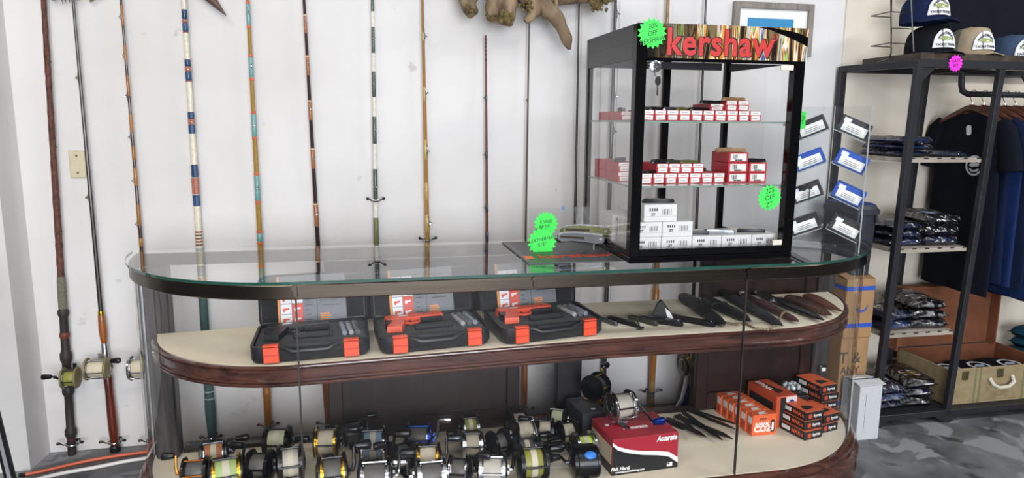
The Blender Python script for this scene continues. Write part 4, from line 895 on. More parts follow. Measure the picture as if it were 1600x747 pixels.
def reel_parts(R, Wd, plate, rim, bar, line, tape, ang, knob, hand=1, arm=None, al=1.0):
    """list of (name, mesh builder, material, index of parent part or None); spool axis along local X, foot at z = 0"""
    zc = R+0.012; A = T((0, 0, zc)) @ RY(90); out = []
    th = R*0.22
    for s in (-1, 1):
        x = s*Wd/2
        prof = [(0, 0), (R*0.35, 0), (R*0.4, -th*0.05), (R*0.9, 0.0), (R*0.95, th*0.1), (R*0.95, th*0.75), (R*0.8, th*0.95), (R*0.55, th*1.0), (R*0.45, th*1.25), (R*0.2, th*1.35), (0, th*1.35)]
        out.append(('side_plate', MB().lathe(prof, 24, T((x, 0, zc)) @ RY(90*s)), RP[plate], None))
        k = len(out)-1
        out.append(('rim', MB().lathe([(R*0.93, -th*0.02), (R, 0), (R, th*0.3), (R*0.955, th*0.34)], 24, T((x, 0, zc)) @ RY(90*s)).lathe([(R*0.57, th*0.97), (R*0.62, th*1.04), (R*0.66, th*0.97)], 20, T((x, 0, zc)) @ RY(90*s)), RP[rim], k))
    for a in (25, 100, 172, 225, 315):
        c, s_ = math.cos(math.radians(a)), math.sin(math.radians(a))
        out.append(('crossbar', MB().tube([(-Wd/2, c*R*0.88, zc+s_*R*0.88), (Wd/2, c*R*0.88, zc+s_*R*0.88)], R*0.055, 8), RP[bar], None))
    prof = [(R*0.25, -Wd/2+0.001), (R*0.80, -Wd/2+0.001), (R*0.80, -Wd/2+0.004), (R*0.66, -Wd/2+0.005), (R*0.66, Wd/2-0.005), (R*0.80, Wd/2-0.004), (R*0.80, Wd/2-0.001), (R*0.25, Wd/2-0.001)]
    out.append(('spool', MB().lathe(prof, 24, A), RP['black' if (plate == 'black' and rim == 'black') else ('silver' if rim != 'gold' else 'gold')], None)); k = len(out)-1
    out.append(('line', MB().lathe([(R*0.6, -Wd/2+0.0055), (R*0.70, -Wd/2+0.0055), (R*0.74, -Wd*0.25), (R*0.75, 0), (R*0.74, Wd*0.25), (R*0.70, Wd/2-0.0055), (R*0.6, Wd/2-0.0055)], 24, A), line_m(line), k))
    if tape: out.append(('tape', MB().lathe([(R*0.73, -Wd*0.14), (R*0.765, -Wd*0.14), (R*0.765, Wd*0.14), (R*0.73, Wd*0.14)], 24, A), TAPE, k))
    # handle
    x = hand*(Wd/2+th*1.35); a = math.radians(ang); L = R*1.15*al
    cy, cz = math.cos(a), math.sin(a)
    out.append(('star_drag', MB().prism(star(R*0.30, R*0.17, 6), 0, R*0.10, T((x-(0.0 if hand > 0 else R*0.10), 0, zc)) @ RY(90)), RP[bar], None))
    xo = x+hand*R*0.22
    out.append(('crank_arm', MB().tube([(x, 0, zc), (xo, 0, zc), (xo+hand*R*0.08, cy*L*0.3, zc+cz*L*0.3), (xo+hand*R*0.1, cy*L, zc+cz*L)], [R*0.13, R*0.12, R*0.10, R*0.08], 8), RP[arm or bar], None)); k = len(out)-1
    kx = xo+hand*R*0.1
    out.append(('handle_knob', MB().tube([(kx+hand*u*R, cy*L, zc+cz*L) for u in (0.02, 0.1, 0.35, 0.7, 0.85, 0.9)], [R*q for q in (0.1, 0.2, 0.23, 0.27, 0.22, 0.08)], 12), RP[knob], k))
    # foot
    out.append(('foot', MB().box(-Wd*0.28, Wd*0.28, -R*0.35, R*0.35, 0.004, 0.014, ch=0.001).box(-Wd*0.16, Wd*0.16, -R*1.0, R*1.0, 0.0, 0.004), RP[bar], None))
    return out
def build_parts(lst, parent):
    made = []
    for nm, mb, m, par in lst:
        made.append(obj(nm, mb, m, parent if par is None else made[par]))
    return made
REELQ = []
def reel_q(label, px, py, R, Wd, *a, **k):
    R *= 1.17; Wd *= 1.27; p = PZ(px, py, 0.1205+R+0.012); th_ = R*0.30
    REELQ.append([label, R, Wd, a, k, p.x, p.y, Wd/2+th_, R*1.0])
def reel_flush():
    for it in range(160):
        for i in range(len(REELQ)):
            for j in range(i):
                A, B = REELQ[i], REELQ[j]; dx, dy = A[5]-B[5], A[6]-B[6]
                ox, oy = A[7]+B[7]-abs(dx), A[8]+B[8]-abs(dy)
                if ox > 0 and oy > 0:
                    if ox < oy: s_ = math.copysign(ox*0.25, dx); A[5] += s_; B[5] -= s_
                    else: s_ = math.copysign(oy*0.25, dy); A[6] += s_; B[6] -= s_
        for A in REELQ:
            A[6] = min(max(A[6], YF+0.022+A[8]), YB-0.062-A[8]); A[5] = min(A[5], 0.775-A[7]) if A[6] < 2.33 else min(A[5], 0.745-A[7])
            if A[5] < -0.19:
                v = Vector((A[5]+0.19, A[6]-2.587)); lim = 0.545-0.075
                if v.length > lim: v = v*(lim/v.length); A[5], A[6] = v.x-0.19, v.y+2.587
    for A in REELQ:
        if A[6] < 2.22 and math.cos(math.radians(A[3][5])) < -0.1: A[3] = A[3][:5]+((180-A[3][5]) % 360,)+A[3][6:]
        reel(A[0], 0, 0, A[1], A[2], *A[3], at=(A[5], A[6], 0), **A[4])
def reel(label, px, py, R, Wd, plate, rim, bar, line, tape=False, ang=30, knob='black', rz=0, hand=1, zb=0.1205, tilt=0, arm=None, group='fishing reels on the bottom shelf', at=None, al=1.0):
    p = PZ(px, py, zb+R+0.012) if at is None else Vector(at)
    if at is None: p.y = max(p.y, YF+0.035+R)
    M = T((p.x, p.y, zb)) @ RZ(rz)
    if tilt: M = M @ T((0, 0, abs(math.sin(math.radians(tilt)))*R*0.9)) @ RX(tilt)
    t = thing('fishing_reel', label, 'fishing reel', group=group, M=M)
    build_parts(reel_parts(R, Wd, plate, rim, bar, line, tape, ang, knob, hand, arm, al), t); return t
reel_q('gunmetal reel with faded orange line at the counter left end', 333, 714, 0.046, 0.05, 'gun', 'black', 'gun', 'orange', True, 20, 'black', 8)
reel_q('amber handled reel at far left, mostly below the frame', 288, 742, 0.042, 0.046, 'black', 'black', 'amber', 'grey', False, 75, 'black', 0, -1, arm='amber')
reel_q('black and gold reel with pale green line, tilted', 355, 738, 0.050, 0.058, 'black', 'gold', 'black', 'green', True, 200, 'black', 12)
reel_q('black reel with pale green line behind the cream line reel', 434, 690, 0.048, 0.052, 'black', 'black', 'black', 'pale', True, 150, 'black', -6)
reel_q('plain black reel wedged between the green and white line reels', 403, 728, 0.046, 0.044, 'black', 'black', 'black', 'grey', False, 60, 'black', -14, -1)
reel_q('black reel filled with greyish white line next to glass seam', 454, 722, 0.052, 0.046, 'black', 'black', 'black', 'white', True, 215, 'black', 6, -1)
reel_q('black reel with gold fittings in the back row by wooden door', 512, 690, 0.048, 0.048, 'black', 'gold', 'black', 'cream', True, 120, 'black', -4)
reel_q('black reel with gold rims in front of other gold reel', 519, 738, 0.054, 0.050, 'black', 'gold', 'black', 'grey', False, 60, 'black', 4)
reel_q('black reel with bright silver rims and blue line', 590, 694, 0.054, 0.054, 'black', 'chrome', 'black', 'blue', True, 130, 'black', -3)
reel_q('black reel with silver bars nearest the frame bottom', 586, 746, 0.054, 0.058, 'black', 'chrome', 'chrome', 'grey', False, 40, 'black', -2)
reel_q('small plain black reel lying before the wooden door', 550, 668, 0.040, 0.042, 'black', 'black', 'black', 'grey', False, 60, 'black', 10)
reel_q('black reel in shadow left of the blue anodised reel', 622, 712, 0.044, 0.036, 'black', 'black', 'black', 'grey', False, 100, 'black', 18, -1)
reel_q('blue anodised reel with long silver handle knob', 655, 684, 0.046, 0.052, 'blue', 'blue', 'blue', 'grey', False, 70, 'silver', -10, 1, arm='chrome')
reel_q('gold and silver reel with dark crank lying across', 667, 716, 0.046, 0.048, 'black', 'gold', 'black', 'cream', True, 60, 'gun', -6)
reel_q('bright silver reel at the front, bare spool bar', 675, 750, 0.048, 0.056, 'silver', 'silver', 'silver', 'grey', False, 160, 'silver', 0, -1)
reel_q('chrome reel with black crank and blue capped knob', 718, 735, 0.044, 0.040, 'black', 'chrome', 'black', 'grey', False, 95, 'black', -18, 1)
reel_q('silver reel with olive line in the back row', 734, 668, 0.040, 0.040, 'black', 'silver', 'black', 'olive', True, 170, 'black', 3, -1)
reel_q('silver reel with cream line in middle row', 738, 694, 0.042, 0.042, 'silver', 'chrome', 'black', 'cream', True, 200, 'black', -5)
reel_q('silver reel with open frame leaning to the right', 770, 735, 0.047, 0.052, 'silver', 'silver', 'silver', 'white', False, 30, 'black', -12)
reel_q('plain black reel in the middle row between silver reels', 779, 694, 0.044, 0.034, 'black', 'black', 'black', 'grey', False, 30, 'black', 20)
reel_q('dark chrome reel with cream line in back row by gap', 812, 660, 0.042, 0.042, 'black', 'black', 'black', 'cream', True, 200, 'black', 8, -1)
reel_q('polished reel full of cream line, middle of the right group', 822, 684, 0.050, 0.046, 'black', 'chrome', 'chrome', 'cream', True, 200, 'black', 6, -1)
reel_q('dark teal reel with white tape tail', 826, 712, 0.044, 0.046, 'teal', 'black', 'black', 'grey', True, 20, 'black', 2)
reel_q('black reel with olive yellow line at the front', 839, 738, 0.054, 0.054, 'black', 'black', 'black', 'olive', True, 5, 'black', 0)
reel_q('black reel with large oval handle knob beside black post', 868, 672, 0.042, 0.038, 'black', 'black', 'black', 'cream', False, 110, 'black', -15, -1)
reel_q('small chrome reel with pale line in the back right corner', 903, 652, 0.040, 0.040, 'black', 'black', 'chrome', 'pale', False, 160, 'black', -25)
reel_q('dark reel with white tape left of the dark grey box', 908, 674, 0.040, 0.038, 'black', 'black', 'black', 'cream', True, 170, 'black', 5, -1)
reel_q('silver reel with lime green line and white tape', 912, 697, 0.044, 0.042, 'silver', 'chrome', 'black', 'lime', True, 180, 'black', 5, -1)
reel_q('black reel with bright blue oval badge beside red box', 925, 738, 0.046, 0.052, 'black', 'black', 'black', 'grey', False, 190, 'black', -4, -1)
reel_flush()
lr = [o for o in bpy.data.objects if o.get('label', '').startswith('black reel with bright blue oval')][0]
obj('crank_cover', MB().lathe([(0.054, -0.032), (0.057, -0.030), (0.057, 0.030), (0.054, 0.032)], 16, T((0, 0, 0.066)) @ RY(90), math.radians(150), math.radians(330)), RP['black'], lr)
obj('blue_badge', MB().ball((0, 0, 0), (0.020, 0.006, 0.014), 14, 8, T((0.008, -0.040, 0.107)) @ RX(-45)), flat('badge_blue', '#2f78cf', 0.4), lr)
# reels mounted on the wall rods: one mesh part with its own sub-parts
def rod_reel(rod, y, R, Wd, plate, rim, bar, line, side=1, ang=30, hand=1, knob='black', dx=0.0):
    p = rod.p(y)-rod.base; r = rod.r(y)
    parts = reel_parts(R, Wd, plate, rim, bar, line, False, ang, knob, hand)
    frame = MB(); rest = []
    M = T(p+Vector((dx, -r, 0))) @ RX(90)
    for nm, mb, m, par in parts:
        mb.v = [tuple(M @ Vector(v)) for v in mb.v]
        if nm in ('foot',): frame.add(mb.v, mb.f)
        else: rest.append((nm, mb, m))
    f = obj('reel', frame, RP[bar], rod.t)
    for nm, mb, m in rest: obj(nm, mb, m, f)
rod_reel(R1, 582, 0.040, 0.040, 'cream', 'cream', 'gun', 'olive', ang=60, hand=-1, dx=0.035)
rod_reel(R2, 567, 0.042, 0.062, 'cream', 'cream', 'chrome', 'cream', ang=40, hand=1, dx=-0.012)
rod_reel(R3, 565, 0.047, 0.055, 'chrome', 'chrome', 'chrome', 'cream', ang=200, hand=1, dx=-0.012)
rod_reel(R14, 562, 0.048, 0.05, 'black', 'gold', 'gold', 'cream', ang=100, hand=1, dx=-0.04)
# ================================================================== BOXES AND BITS ON THE BOTTOM SHELF
zf = 0.1205
RB_W, RB_D, RB_H = 0.245, 0.185, 0.128
rb = thing('reel_box', 'red and black cardboard reel box with white swoosh at the front', 'box', (0.797, 2.105, zf), math.radians(4))
RBRED = flat('reelbox_red', '#a52232', 0.45); RBBLK = flat('reelbox_black', '#1b1c1e', 0.45); RBCRM = flat('reelbox_cream', '#c9bda3', 0.6)
obj('carton', MB().box(0, RB_W, 0, RB_D, 0, RB_H, ch=0.0015), RBRED, rb)
sw = [(0.0, 0.118), (0.02, 0.098), (0.06, 0.083), (0.11, 0.072), (0.17, 0.064), (0.21, 0.056), (0.245, 0.036), (0.245, 0.0), (0, 0)]
obj('white_swoosh', MB().prism([(x, z+0.004 if 0.005 < x < 0.24 and z > 0 else z) for x, z in sw], 0.0002, 0.0006, FRONT), WHITEP, rb)
obj('black_panel', MB().prism([(x, max(0, z-0.005)) if z > 0 else (x, z) for x, z in [(0.0, 0.112), (0.02, 0.094), (0.06, 0.079), (0.11, 0.067), (0.17, 0.058), (0.21, 0.048), (0.245, 0.022), (0.245, 0), (0, 0)]], 0.0005, 0.0010, FRONT), RBBLK, rb)
obj('cream_side', MB().box(-0.0008, 0.0002, 0.01, RB_D-0.004, 0.035, RB_H-0.03), RBCRM, rb)
obj('black_side', MB().box(-0.0007, 0.0003, 0.004, RB_D-0.002, 0.0, 0.034), RBBLK, rb)
text('Accurate', 0.028, WHITEP, rb, T((0.200, -0.0006, 0.112)) @ FRONT, 'lettering', 0.0002, shear=0.3, bold=0.0012, sx=0.72)
text('Accurate', 0.028, WHITEP, rb, T((0.115, 0.075, RB_H+0.0005)), 'lettering', 0.0002, shear=0.3, bold=0.0012, sx=0.9)
text('Fish Hard.', 0.017, WHITEP, rb, T((0.030, -0.0012, 0.022)) @ FRONT, 'lettering', 0.0002, shear=0.3, bold=0.0006)
text('www.accuratefishing.com', 0.0105, WHITEP, rb, T((0.066, -0.0012, 0.010)) @ FRONT, 'lettering', 0.0002, sx=1.0, bold=0.0003)
fl_ = obj('flag_print', MB().box(0.204, 0.224, -0.0016, -0.0010, 0.008, 0.022), WHITEP, rb); obj('flag_canton', MB().box(0.206, 0.214, -0.0019, -0.0015, 0.015, 0.021), RBBLK, fl_)
obj('paper_chip', MB().box(0.022, 0.034, 0.11, 0.122, RB_H+0.0002, RB_H+0.0012), WHITEP, rb)
p = PZ(986, 640, zf+RB_H+0.06)
reel('polished silver reel with white line on the red box', 0, 0, 0.054, 0.066, 'chrome', 'chrome', 'chrome', 'white', False, 196, 'blue', 8, 1, zf+RB_H+0.0012, 0, group='reels standing on boxes', at=(0.868, 2.225, 0), al=1.7)
gb_ = thing('dark_box', 'dark grey cardboard box behind the red reel box', 'box', (0.762, 2.33, zf), math.radians(6))
obj('carton', MB().box(0, 0.10, 0, 0.16, 0, 0.125, ch=0.0015), flat('box_dark_grey', '#2c2d33', 0.5), gb_); obj('lid_panel', MB().box(0.003, 0.097, 0.003, 0.157, 0.1252, 0.1262), flat('box_mid_grey', '#4a4b50', 0.5), gb_)
obj('label_chip', MB().box(0.05, 0.065, 0.03, 0.04, 0.1263, 0.127), WHITEP, gb_)
reel('black reel with gold bars on the dark grey box', 0, 0, 0.050, 0.050, 'black', 'black', 'gold', 'grey', False, 80, 'black', 40, 1, zf+0.1275, 0, group='reels standing on boxes', at=(0.845, 2.43, 0))
# dark blades in a heap
BL = mat('dark_tool_steel', '#3b3835', 0.35, 0.7, var=0.2)
sticks = [((1034, 657), (1070, 673), 0.010), ((1042, 657), (1103, 686), 0.014), ((1055, 655), (1145, 692), 0.016), ((1066, 651), (1128, 696), 0.012), ((1072, 650), (1148, 681), 0.010), ((1060, 660), (1088, 692), 0.010), ((1080, 655), (1150, 678), 0.008)]
nm_ = ['shortest dark throwing blade at left of the heap', 'dark throwing blade with grip second from left', 'broad dark throwing blade in the middle of heap', 'dark throwing blade pointing nearest to glass', 'dark throwing blade ending by the glass seam', 'thin dark blade slipping out below the heap', 'slender blade at the right side of heap']
for i, ((a, b), lab) in enumerate(zip([(s[0], s[1]) for s in sticks], nm_)):
    z = zf+0.0006+0.006*i; pa, pb = PZ(*a, zf), PZ(*b, zf); d = pb-pa; Lh = d.length; wv = sticks[i][2]*1.5
    t = thing('throwing_blade', lab, 'knife', (pa.x, pa.y, z), math.atan2(d.y, d.x), 'dark throwing blades in a heap')
    obj('blade', MB().prism([(Lh*0.45, -wv*0.6), (Lh*0.8, -wv*0.5), (Lh, 0), (Lh*0.8, wv*0.7), (Lh*0.45, wv*0.6)], 0, 0.0045), BL, t)
    obj('grip', MB().prism([(0, -wv*0.3), (Lh*0.04, -wv*0.55), (Lh*0.46, -wv*0.45), (Lh*0.46, wv*0.45), (Lh*0.04, wv*0.55), (0, wv*0.3)], -0.0001, 0.0056), LBLK, t)
p = PZ(1070, 658, zf); rgt = thing('split_ring', 'small wire split ring lying by the dark blades', 'ring', (1.215, 2.50, zf+0.0005))
obj('ring', MB().tube([(0.014*math.cos(a), 0.014*math.sin(a), 0.0015) for a in [2*PI*i/16 for i in range(16)]], 0.0014, 6, loop=True), BRASSOLD, rgt)
p0, p1 = PZ(1106, 655, zf), PZ(1122, 666, zf)
pn = thing('yellow_pencil', 'thin yellow stick beside the dark blades', 'stick', (p0.x+0.03, p0.y+0.02, zf+0.0005), math.atan2(p1.y-p0.y, p1.x-p0.x))
obj('shaft', MB().tube([(0, 0, 0.003), (0.10, 0, 0.003)], 0.003, 6), flat('yellow_paint', '#a89a3a', 0.5), pn); obj('tip', MB().tube([(0.10, 0, 0.003), (0.11, 0, 0.003)], [0.003, 0.0008], 6), ORWOOD, pn)
# orange gas cartridge boxes in a file
COO = flat('cartridge_orange', '#e0673a', 0.5); DKO = flat('deep_orange', '#b9472a', 0.5)
for i in range(6):
    y = 2.292+i*0.0405; x = 1.424+(-0.004)*i
    t = thing('cartridge_box', ['orange CO2 cartridge box at the front of the file', 'second orange cartridge box of the file', 'third orange cartridge box of the file', 'fourth orange cartridge box of the file', 'fifth orange cartridge box of the file', 'orange cartridge box at the back by wooden door'][i], 'box', (x, y, zf), math.radians(1.0+(i % 2)*1.2), 'orange cartridge boxes')
    w, d, h = 0.102, 0.038, 0.083
    obj('carton', MB().box(0, w, 0, d, 0, h, ch=0.001), COO, t)
    text('CO2', 0.034, WHITEP, t, T((0.042, -0.0004, 0.026)) @ FRONT, 'lettering', 0.0002, bold=0.0016)
    text('8-GRAM', 0.0155, WHITEP, t, T((0.040, -0.0004, 0.046)) @ FRONT, 'lettering', 0.0002, bold=0.0006)
    text('BYRNA', 0.009, INK, t, T((0.045, -0.0004, 0.066)) @ FRONT, 'lettering', 0.0002, bold=0.0004)
    obj('cartridge_print', MB().prism(rrect(0.017, 0.05, 0.008, 4, 0.086, 0.036), 0.0003, 0.0007, FRONT), INK, t)
    obj('cartridge_shape', MB().prism(rrect(0.009, 0.034, 0.0044, 4, 0.086, 0.034), 0.0006, 0.0010, FRONT), WHITEP, t)
    obj('side_label', MB().box(-0.0006, 0.0002, 0.006, d-0.006, 0.045, 0.072), WHITEP, t)
    obj('side_text', MB().box(-0.0006, 0.0002, 0.009, d-0.010, 0.012, 0.034), DKO, t)
    obj('top_print', MB().prism([(0.03, 0.006), (0.07, 0.010), (0.055, 0.02), (0.075, 0.03), (0.035, 0.026)], h, h+0.0005), WHITEP, t)
# upright orange launcher box
lb = thing('launcher_box', 'upright orange launcher carton with blue round sticker', 'box', (1.548, 2.335, zf), math.radians(6))
obj('carton', MB().box(0, 0.095, 0, 0.180, 0, 0.130, ch=0.0015), flat('launcher_orange', '#c2512f', 0.5), lb)
obj('black_front', MB().box(0.018, 0.042, -0.0006, 0.0004, 0.006, 0.124), INK, lb)
obj('white_label', MB().box(0.044, 0.093, -0.0007, 0.0004, 0.004, 0.126), flat('pale_label', '#d6d4d6', 0.5), lb)
obj('blue_sticker', MB().lathe([(0, 0), (0.012, 0), (0.012, 0.0005), (0, 0.0005)], 18, T((0.070, -0.0008, 0.102)) @ RX(90)), flat('sticker_blue', '#23408f', 0.5), lb)
obj('window_print', MB().box(-0.0006, 0.0003, 0.02, 0.165, 0.035, 0.10), INK, lb)
obj('top_print', MB().prism([(0.03, 0.03), (0.07, 0.05), (0.06, 0.09), (0.05, 0.14), (0.035, 0.10)], 0.1301, 0.1305), flat('dark_print', '#3a1d16', 0.5), lb)
text('BYRNA', 0.03, WHITEP, lb, T((0.03, 0.12, 0.1306)) @ RZ(-90), 'lettering', 0.0002, bold=0.0008)
# black and orange flat boxes, two stacks
BBLK = flat('ammo_box_black', '#1f1c1c', 0.45)
def ammo_box(label, x, y, z, rz):
    w, d, h = 0.088, 0.135, 0.0345
    t = thing('ammo_box', label, 'box', (x, y, z), math.radians(rz), 'flat black and orange boxes')
    obj('carton', MB().box(0, w, 0, d, 0, h-0.001, ch=0.001), BBLK, t)
    obj('orange_top', MB().box(0.001, w-0.001, 0.001, d-0.001, h-0.0012, h), COO, t)
    obj('top_print', MB().prism([(0.02, 0.02), (0.07, 0.03), (0.062, 0.05), (0.03, 0.06), (0.02, 0.045)], h, h+0.0004), INK, t)
    obj('logo_dot', MB().lathe([(0, 0), (0.010, 0), (0.010, 0.0005), (0, 0.0005)], 14, T((0.022, -0.0003, h*0.48)) @ RX(90)), DKO, t)
    text('byrna', 0.017, WHITEP, t, T((0.057, -0.0004, h*0.5)) @ FRONT, 'lettering', 0.0002, bold=0.0004)
    obj('side_label', MB().box(-0.0006, 0.0002, 0.075, 0.115, h*0.3, h*0.75), WHITEP, t)
    text('MAX', 0.02, COO, t, T((-0.0005, 0.045, h*0.5)) @ LEFTF, 'lettering', 0.0002, bold=0.0006)
    obj('side_dot', MB().box(-0.0006, 0.0002, 0.010, 0.020, h*0.3, h*0.6), DKO, t)
    return t
for j in range(3): ammo_box(['bottom', 'middle', 'top'][j]+' black and orange box of the stack nearest the glass', 1.600+j*0.004, 2.218+0.004*(j % 2)+0.008*j, zf+0.0002+j*0.0348, 13-j*1.5)
for j in range(2): ammo_box(['bottom', 'upper'][j]+' black and orange box of the low stack at right', 1.700+0.012*j, 2.262+0.006*j, zf+0.0002+j*0.0348, 14+j)
for j in range(4): ammo_box('%s black and orange box from bottom of the tall back stack' % ORD[j], 1.782-(0.01 if j == 3 else 0), 2.385, zf+0.0002+j*0.0348, 10)
# jars
JAR = glassm('jar_glass', (0.95, 0.97, 0.97), 1.5)
def jar(label, x, y, z, r, h, m, lid):
    t = thing('glass_jar', label, 'jar', (x, y, z), 0, 'small glass jars')
    obj('glass', MB().lathe([(0, 0), (r*0.9, 0), (r, r*0.15), (r, h*0.8), (r*0.85, h), (r*0.8, h), (r*0.95, h*0.8), (r*0.95, r*0.2), (0, r*0.12)], 20), JAR, t)
    mb = MB(); random.seed(int(x*1000))
    for k in range(22):
        a = random.uniform(0, 2*PI); q_ = (r*0.75)*math.sqrt(random.random()); mb.ball((q_*math.cos(a), q_*math.sin(a), r*0.3+random.random()*h*0.5), r*0.2, 8, 5)
    b = obj('balls', mb, m, t); b['kind'] = 'stuff'
    if lid: obj('lid', MB().lathe([(0, h*1.18), (r*0.8, h*1.18), (r*0.88, h*1.12), (r*0.88, h+0.0003), (0, h+0.0003)], 18), BLACKP, t); obj('lid_label', MB().box(-r*0.3, r*0.3, -r*0.89, -r*0.87, h*1.02, h*1.12), WHITEP, t)
    return t
jar('low glass dish of white balls behind the orange carton', 1.690, 2.452, zf+0.0002+0.095, 0.042, 0.045, flat('white_ball', '#bfc1c4', 0.4), False)
sb_ = thing('low_carton', 'low black carton under the dish of white balls', 'box', (1.647, 2.405, zf)); obj('carton', MB().box(0, 0.09, 0, 0.085, 0, 0.0945, ch=0.001), BBLK, sb_); obj('lid_line', MB().box(-0.0004, 0.0904, -0.0004, 0.0854, 0.05, 0.051), INK, sb_)
jar('black lidded jar of green balls at the shelf end', 1.868, 2.530, zf+0.0002, 0.030, 0.150, flat('green_ball', '#7f9d4a', 0.4), True)
# ================================================================== CLOTHES RACK AT THE RIGHT
RKM = mat('dark_grey_powder_coat', '#2b2c30', 0.45, 0.3, var=0.12)
rack = thing('clothes_rack', 'dark metal garment rack with wooden shelves and hanging rail', 'clothes rack', (2.11, 2.5, 0))
def rp(name, mb, m=RKM, parent=None, smooth=35):
    mb.v = [(v[0]-2.11, v[1]-2.5, v[2]) for v in mb.v]; return obj(name, mb, m, parent or rack, smooth)
def bar(a, b, w=0.014):
    a, b = Vector(a), Vector(b); d = (b-a); L = d.length; M = T(a) @ d.to_track_quat('Z', 'Y').to_matrix().to_4x4()
    return MB().box(-w, w, -w, w, 0, L, M, ch=0.0015)
RT = 1.545
P1b, P1t, P2b, P2t = (2.130, 2.5, 0.0), (2.178, 2.5, RT), (2.492, 2.5, 0.0), (2.568, 2.5, RT)
rp('post', bar(P1b, P1t)); rp('post', bar(P2b, P2t, 0.013))
rp('post', bar((2.115, 2.885, 0), (2.120, 2.885, RT))); rp('post', bar((2.50, 2.885, 0), (2.56, 2.885, RT), 0.012))
rp('post', bar((3.42, 2.5, 0), (3.46, 2.5, RT))); rp('post', bar((3.42, 2.885, 0), (3.46, 2.885, RT)))
rp('top_bar', bar((2.178, 2.5, RT-0.012), (3.46, 2.5, RT-0.012), 0.016)); rp('top_bar', bar((2.12, 2.885, RT-0.012), (3.46, 2.885, RT-0.012)))
rp('top_bar', bar((2.178, 2.502, RT-0.012), (2.12, 2.883, RT-0.012))); rp('top_bar', bar((2.568, 2.512, RT-0.014), (2.56, 2.883, RT-0.014), 0.011)); rp('top_bar', bar((3.46, 2.512, RT-0.012), (3.46, 2.883, RT-0.012), 0.012))
rp('bottom_bar', bar((2.14, 2.5, 0.045), (3.42, 2.5, 0.045), 0.013)); rp('bottom_bar', bar((2.12, 2.885, 0.045), (3.42, 2.885, 0.045), 0.013)); rp('bottom_bar', bar((2.132, 2.514, 0.045), (2.116, 2.872, 0.045), 0.012))
for x in (2.130, 2.492):
    rp('gusset_foot', MB().prism([(x-0.012, 0.0), (x+0.012, 0.0), (x+0.07, 0.034), (x-(0.07 if x > 2.3 else 0.012), 0.034)], -0.012, 0.012, T((0, 2.5, 0)) @ RX(90)))
rp('gusset', MB().prism([(2.19, RT-0.03), (2.25, RT-0.03), (2.185, RT-0.09)], -0.006, 0.006, T((0, 2.5, 0)) @ RX(90)))
# hanging rail
RAILY, RAILZ = 2.675, 1.425
hr = MB().tube([(2.548, RAILY, RT-0.028), (2.552, RAILY, RAILZ+0.04), (2.562, RAILY, RAILZ+0.012), (2.590, RAILY, RAILZ), (3.40, RAILY, RAILZ)], 0.0125, 10)
rp('hanging_rail', hr)
rp('rail_hanger', bar((2.56, RAILY, RT-0.027), (3.44, RAILY, RT-0.027), 0.011))
for x in (2.93,): rp('rail_hanger', MB().box(x-0.012, x+0.012, RAILY-0.012, RAILY+0.012, RAILZ+0.013, RT-0.04).prism([(x-0.07, RT-0.04), (x+0.05, RT-0.04), (x+0.012, RT-0.11), (x-0.012, RT-0.11)], -0.004, 0.004, T((0, RAILY, 0)) @ RX(90)))
PLY = wood('pale_plywood', '#8d8478', '#b3a99b', 0.6, 12, 'X', 0.0)
for z, xa, xb in ((1.160, 2.152, 2.540), (0.785, 2.142, 2.520), (0.420, 2.138, 2.500)):
    sh = rp('shelf', MB().box(xa+0.006, xb-0.016, 2.522, 2.868, z-0.018, z, ch=0.001), PLY)
    rp('shelf_front', MB().box(xa+0.018, xb-0.02, 2.4995, 2.5215, z-0.019, z-0.0006), PLY, sh)
    for i in range(6):
        xx = xa+0.03+(xb-xa-0.07)*i/5; rp('shelf_notch', MB().box(xx, xx+0.02, 2.498, 2.501, z-0.005, z-0.0004), RKM, sh)
rp('bottom_shelf', MB().box(2.146, 3.40, 2.515, 2.870, 0.046, 0.058), RKM)
# -------- bagged folded shirts
BAG = None
def bag_material():
    m = bpy.data.materials.new('clear_poly_bag'); m.use_nodes = True; nt = m.node_tree; N = nt.nodes; L = nt.links
    for n in list(N): N.remove(n)
    out = N.new('ShaderNodeOutputMaterial'); mx = N.new('ShaderNodeMixShader'); tr = N.new('ShaderNodeBsdfTransparent'); gl = N.new('ShaderNodeBsdfGlossy'); gl.inputs['Roughness'].default_value = 0.12
    tr.inputs[0].default_value = (0.93, 0.95, 1, 1)
    tc = N.new('ShaderNodeTexCoord'); nz = N.new('ShaderNodeTexNoise'); nz.inputs['Scale'].default_value = 26; nz.inputs['Detail'].default_value = 3; nz.inputs['Distortion'].default_value = 1.2
    L.new(tc.outputs['Object'], nz.inputs['Vector']); bp = N.new('ShaderNodeBump'); bp.inputs['Strength'].default_value = 1.0; bp.inputs['Distance'].default_value = 0.02
    L.new(nz.outputs[0], bp.inputs['Height']); L.new(bp.outputs[0], gl.inputs['Normal'])
    fr = N.new('ShaderNodeFresnel'); fr.inputs['IOR'].default_value = 1.5; L.new(bp.outputs[0], fr.inputs['Normal'])
    ad = N.new('ShaderNodeMath'); ad.operation = 'MULTIPLY_ADD'; ad.inputs[1].default_value = 0.9; ad.inputs[2].default_value = 0.17; L.new(fr.outputs[0], ad.inputs[0])
    L.new(ad.outputs[0], mx.inputs[0]); L.new(tr.outputs[0], mx.inputs[1]); L.new(gl.outputs[0], mx.inputs[2]); L.new(mx.outputs[0], out.inputs[0]); return m
BAG = bag_material()
def cloth(n, c): return mat('cloth_'+n, c, 0.9, var=0.12, scale=25, bump=0.3, spec=0.15, bdist=0.004)
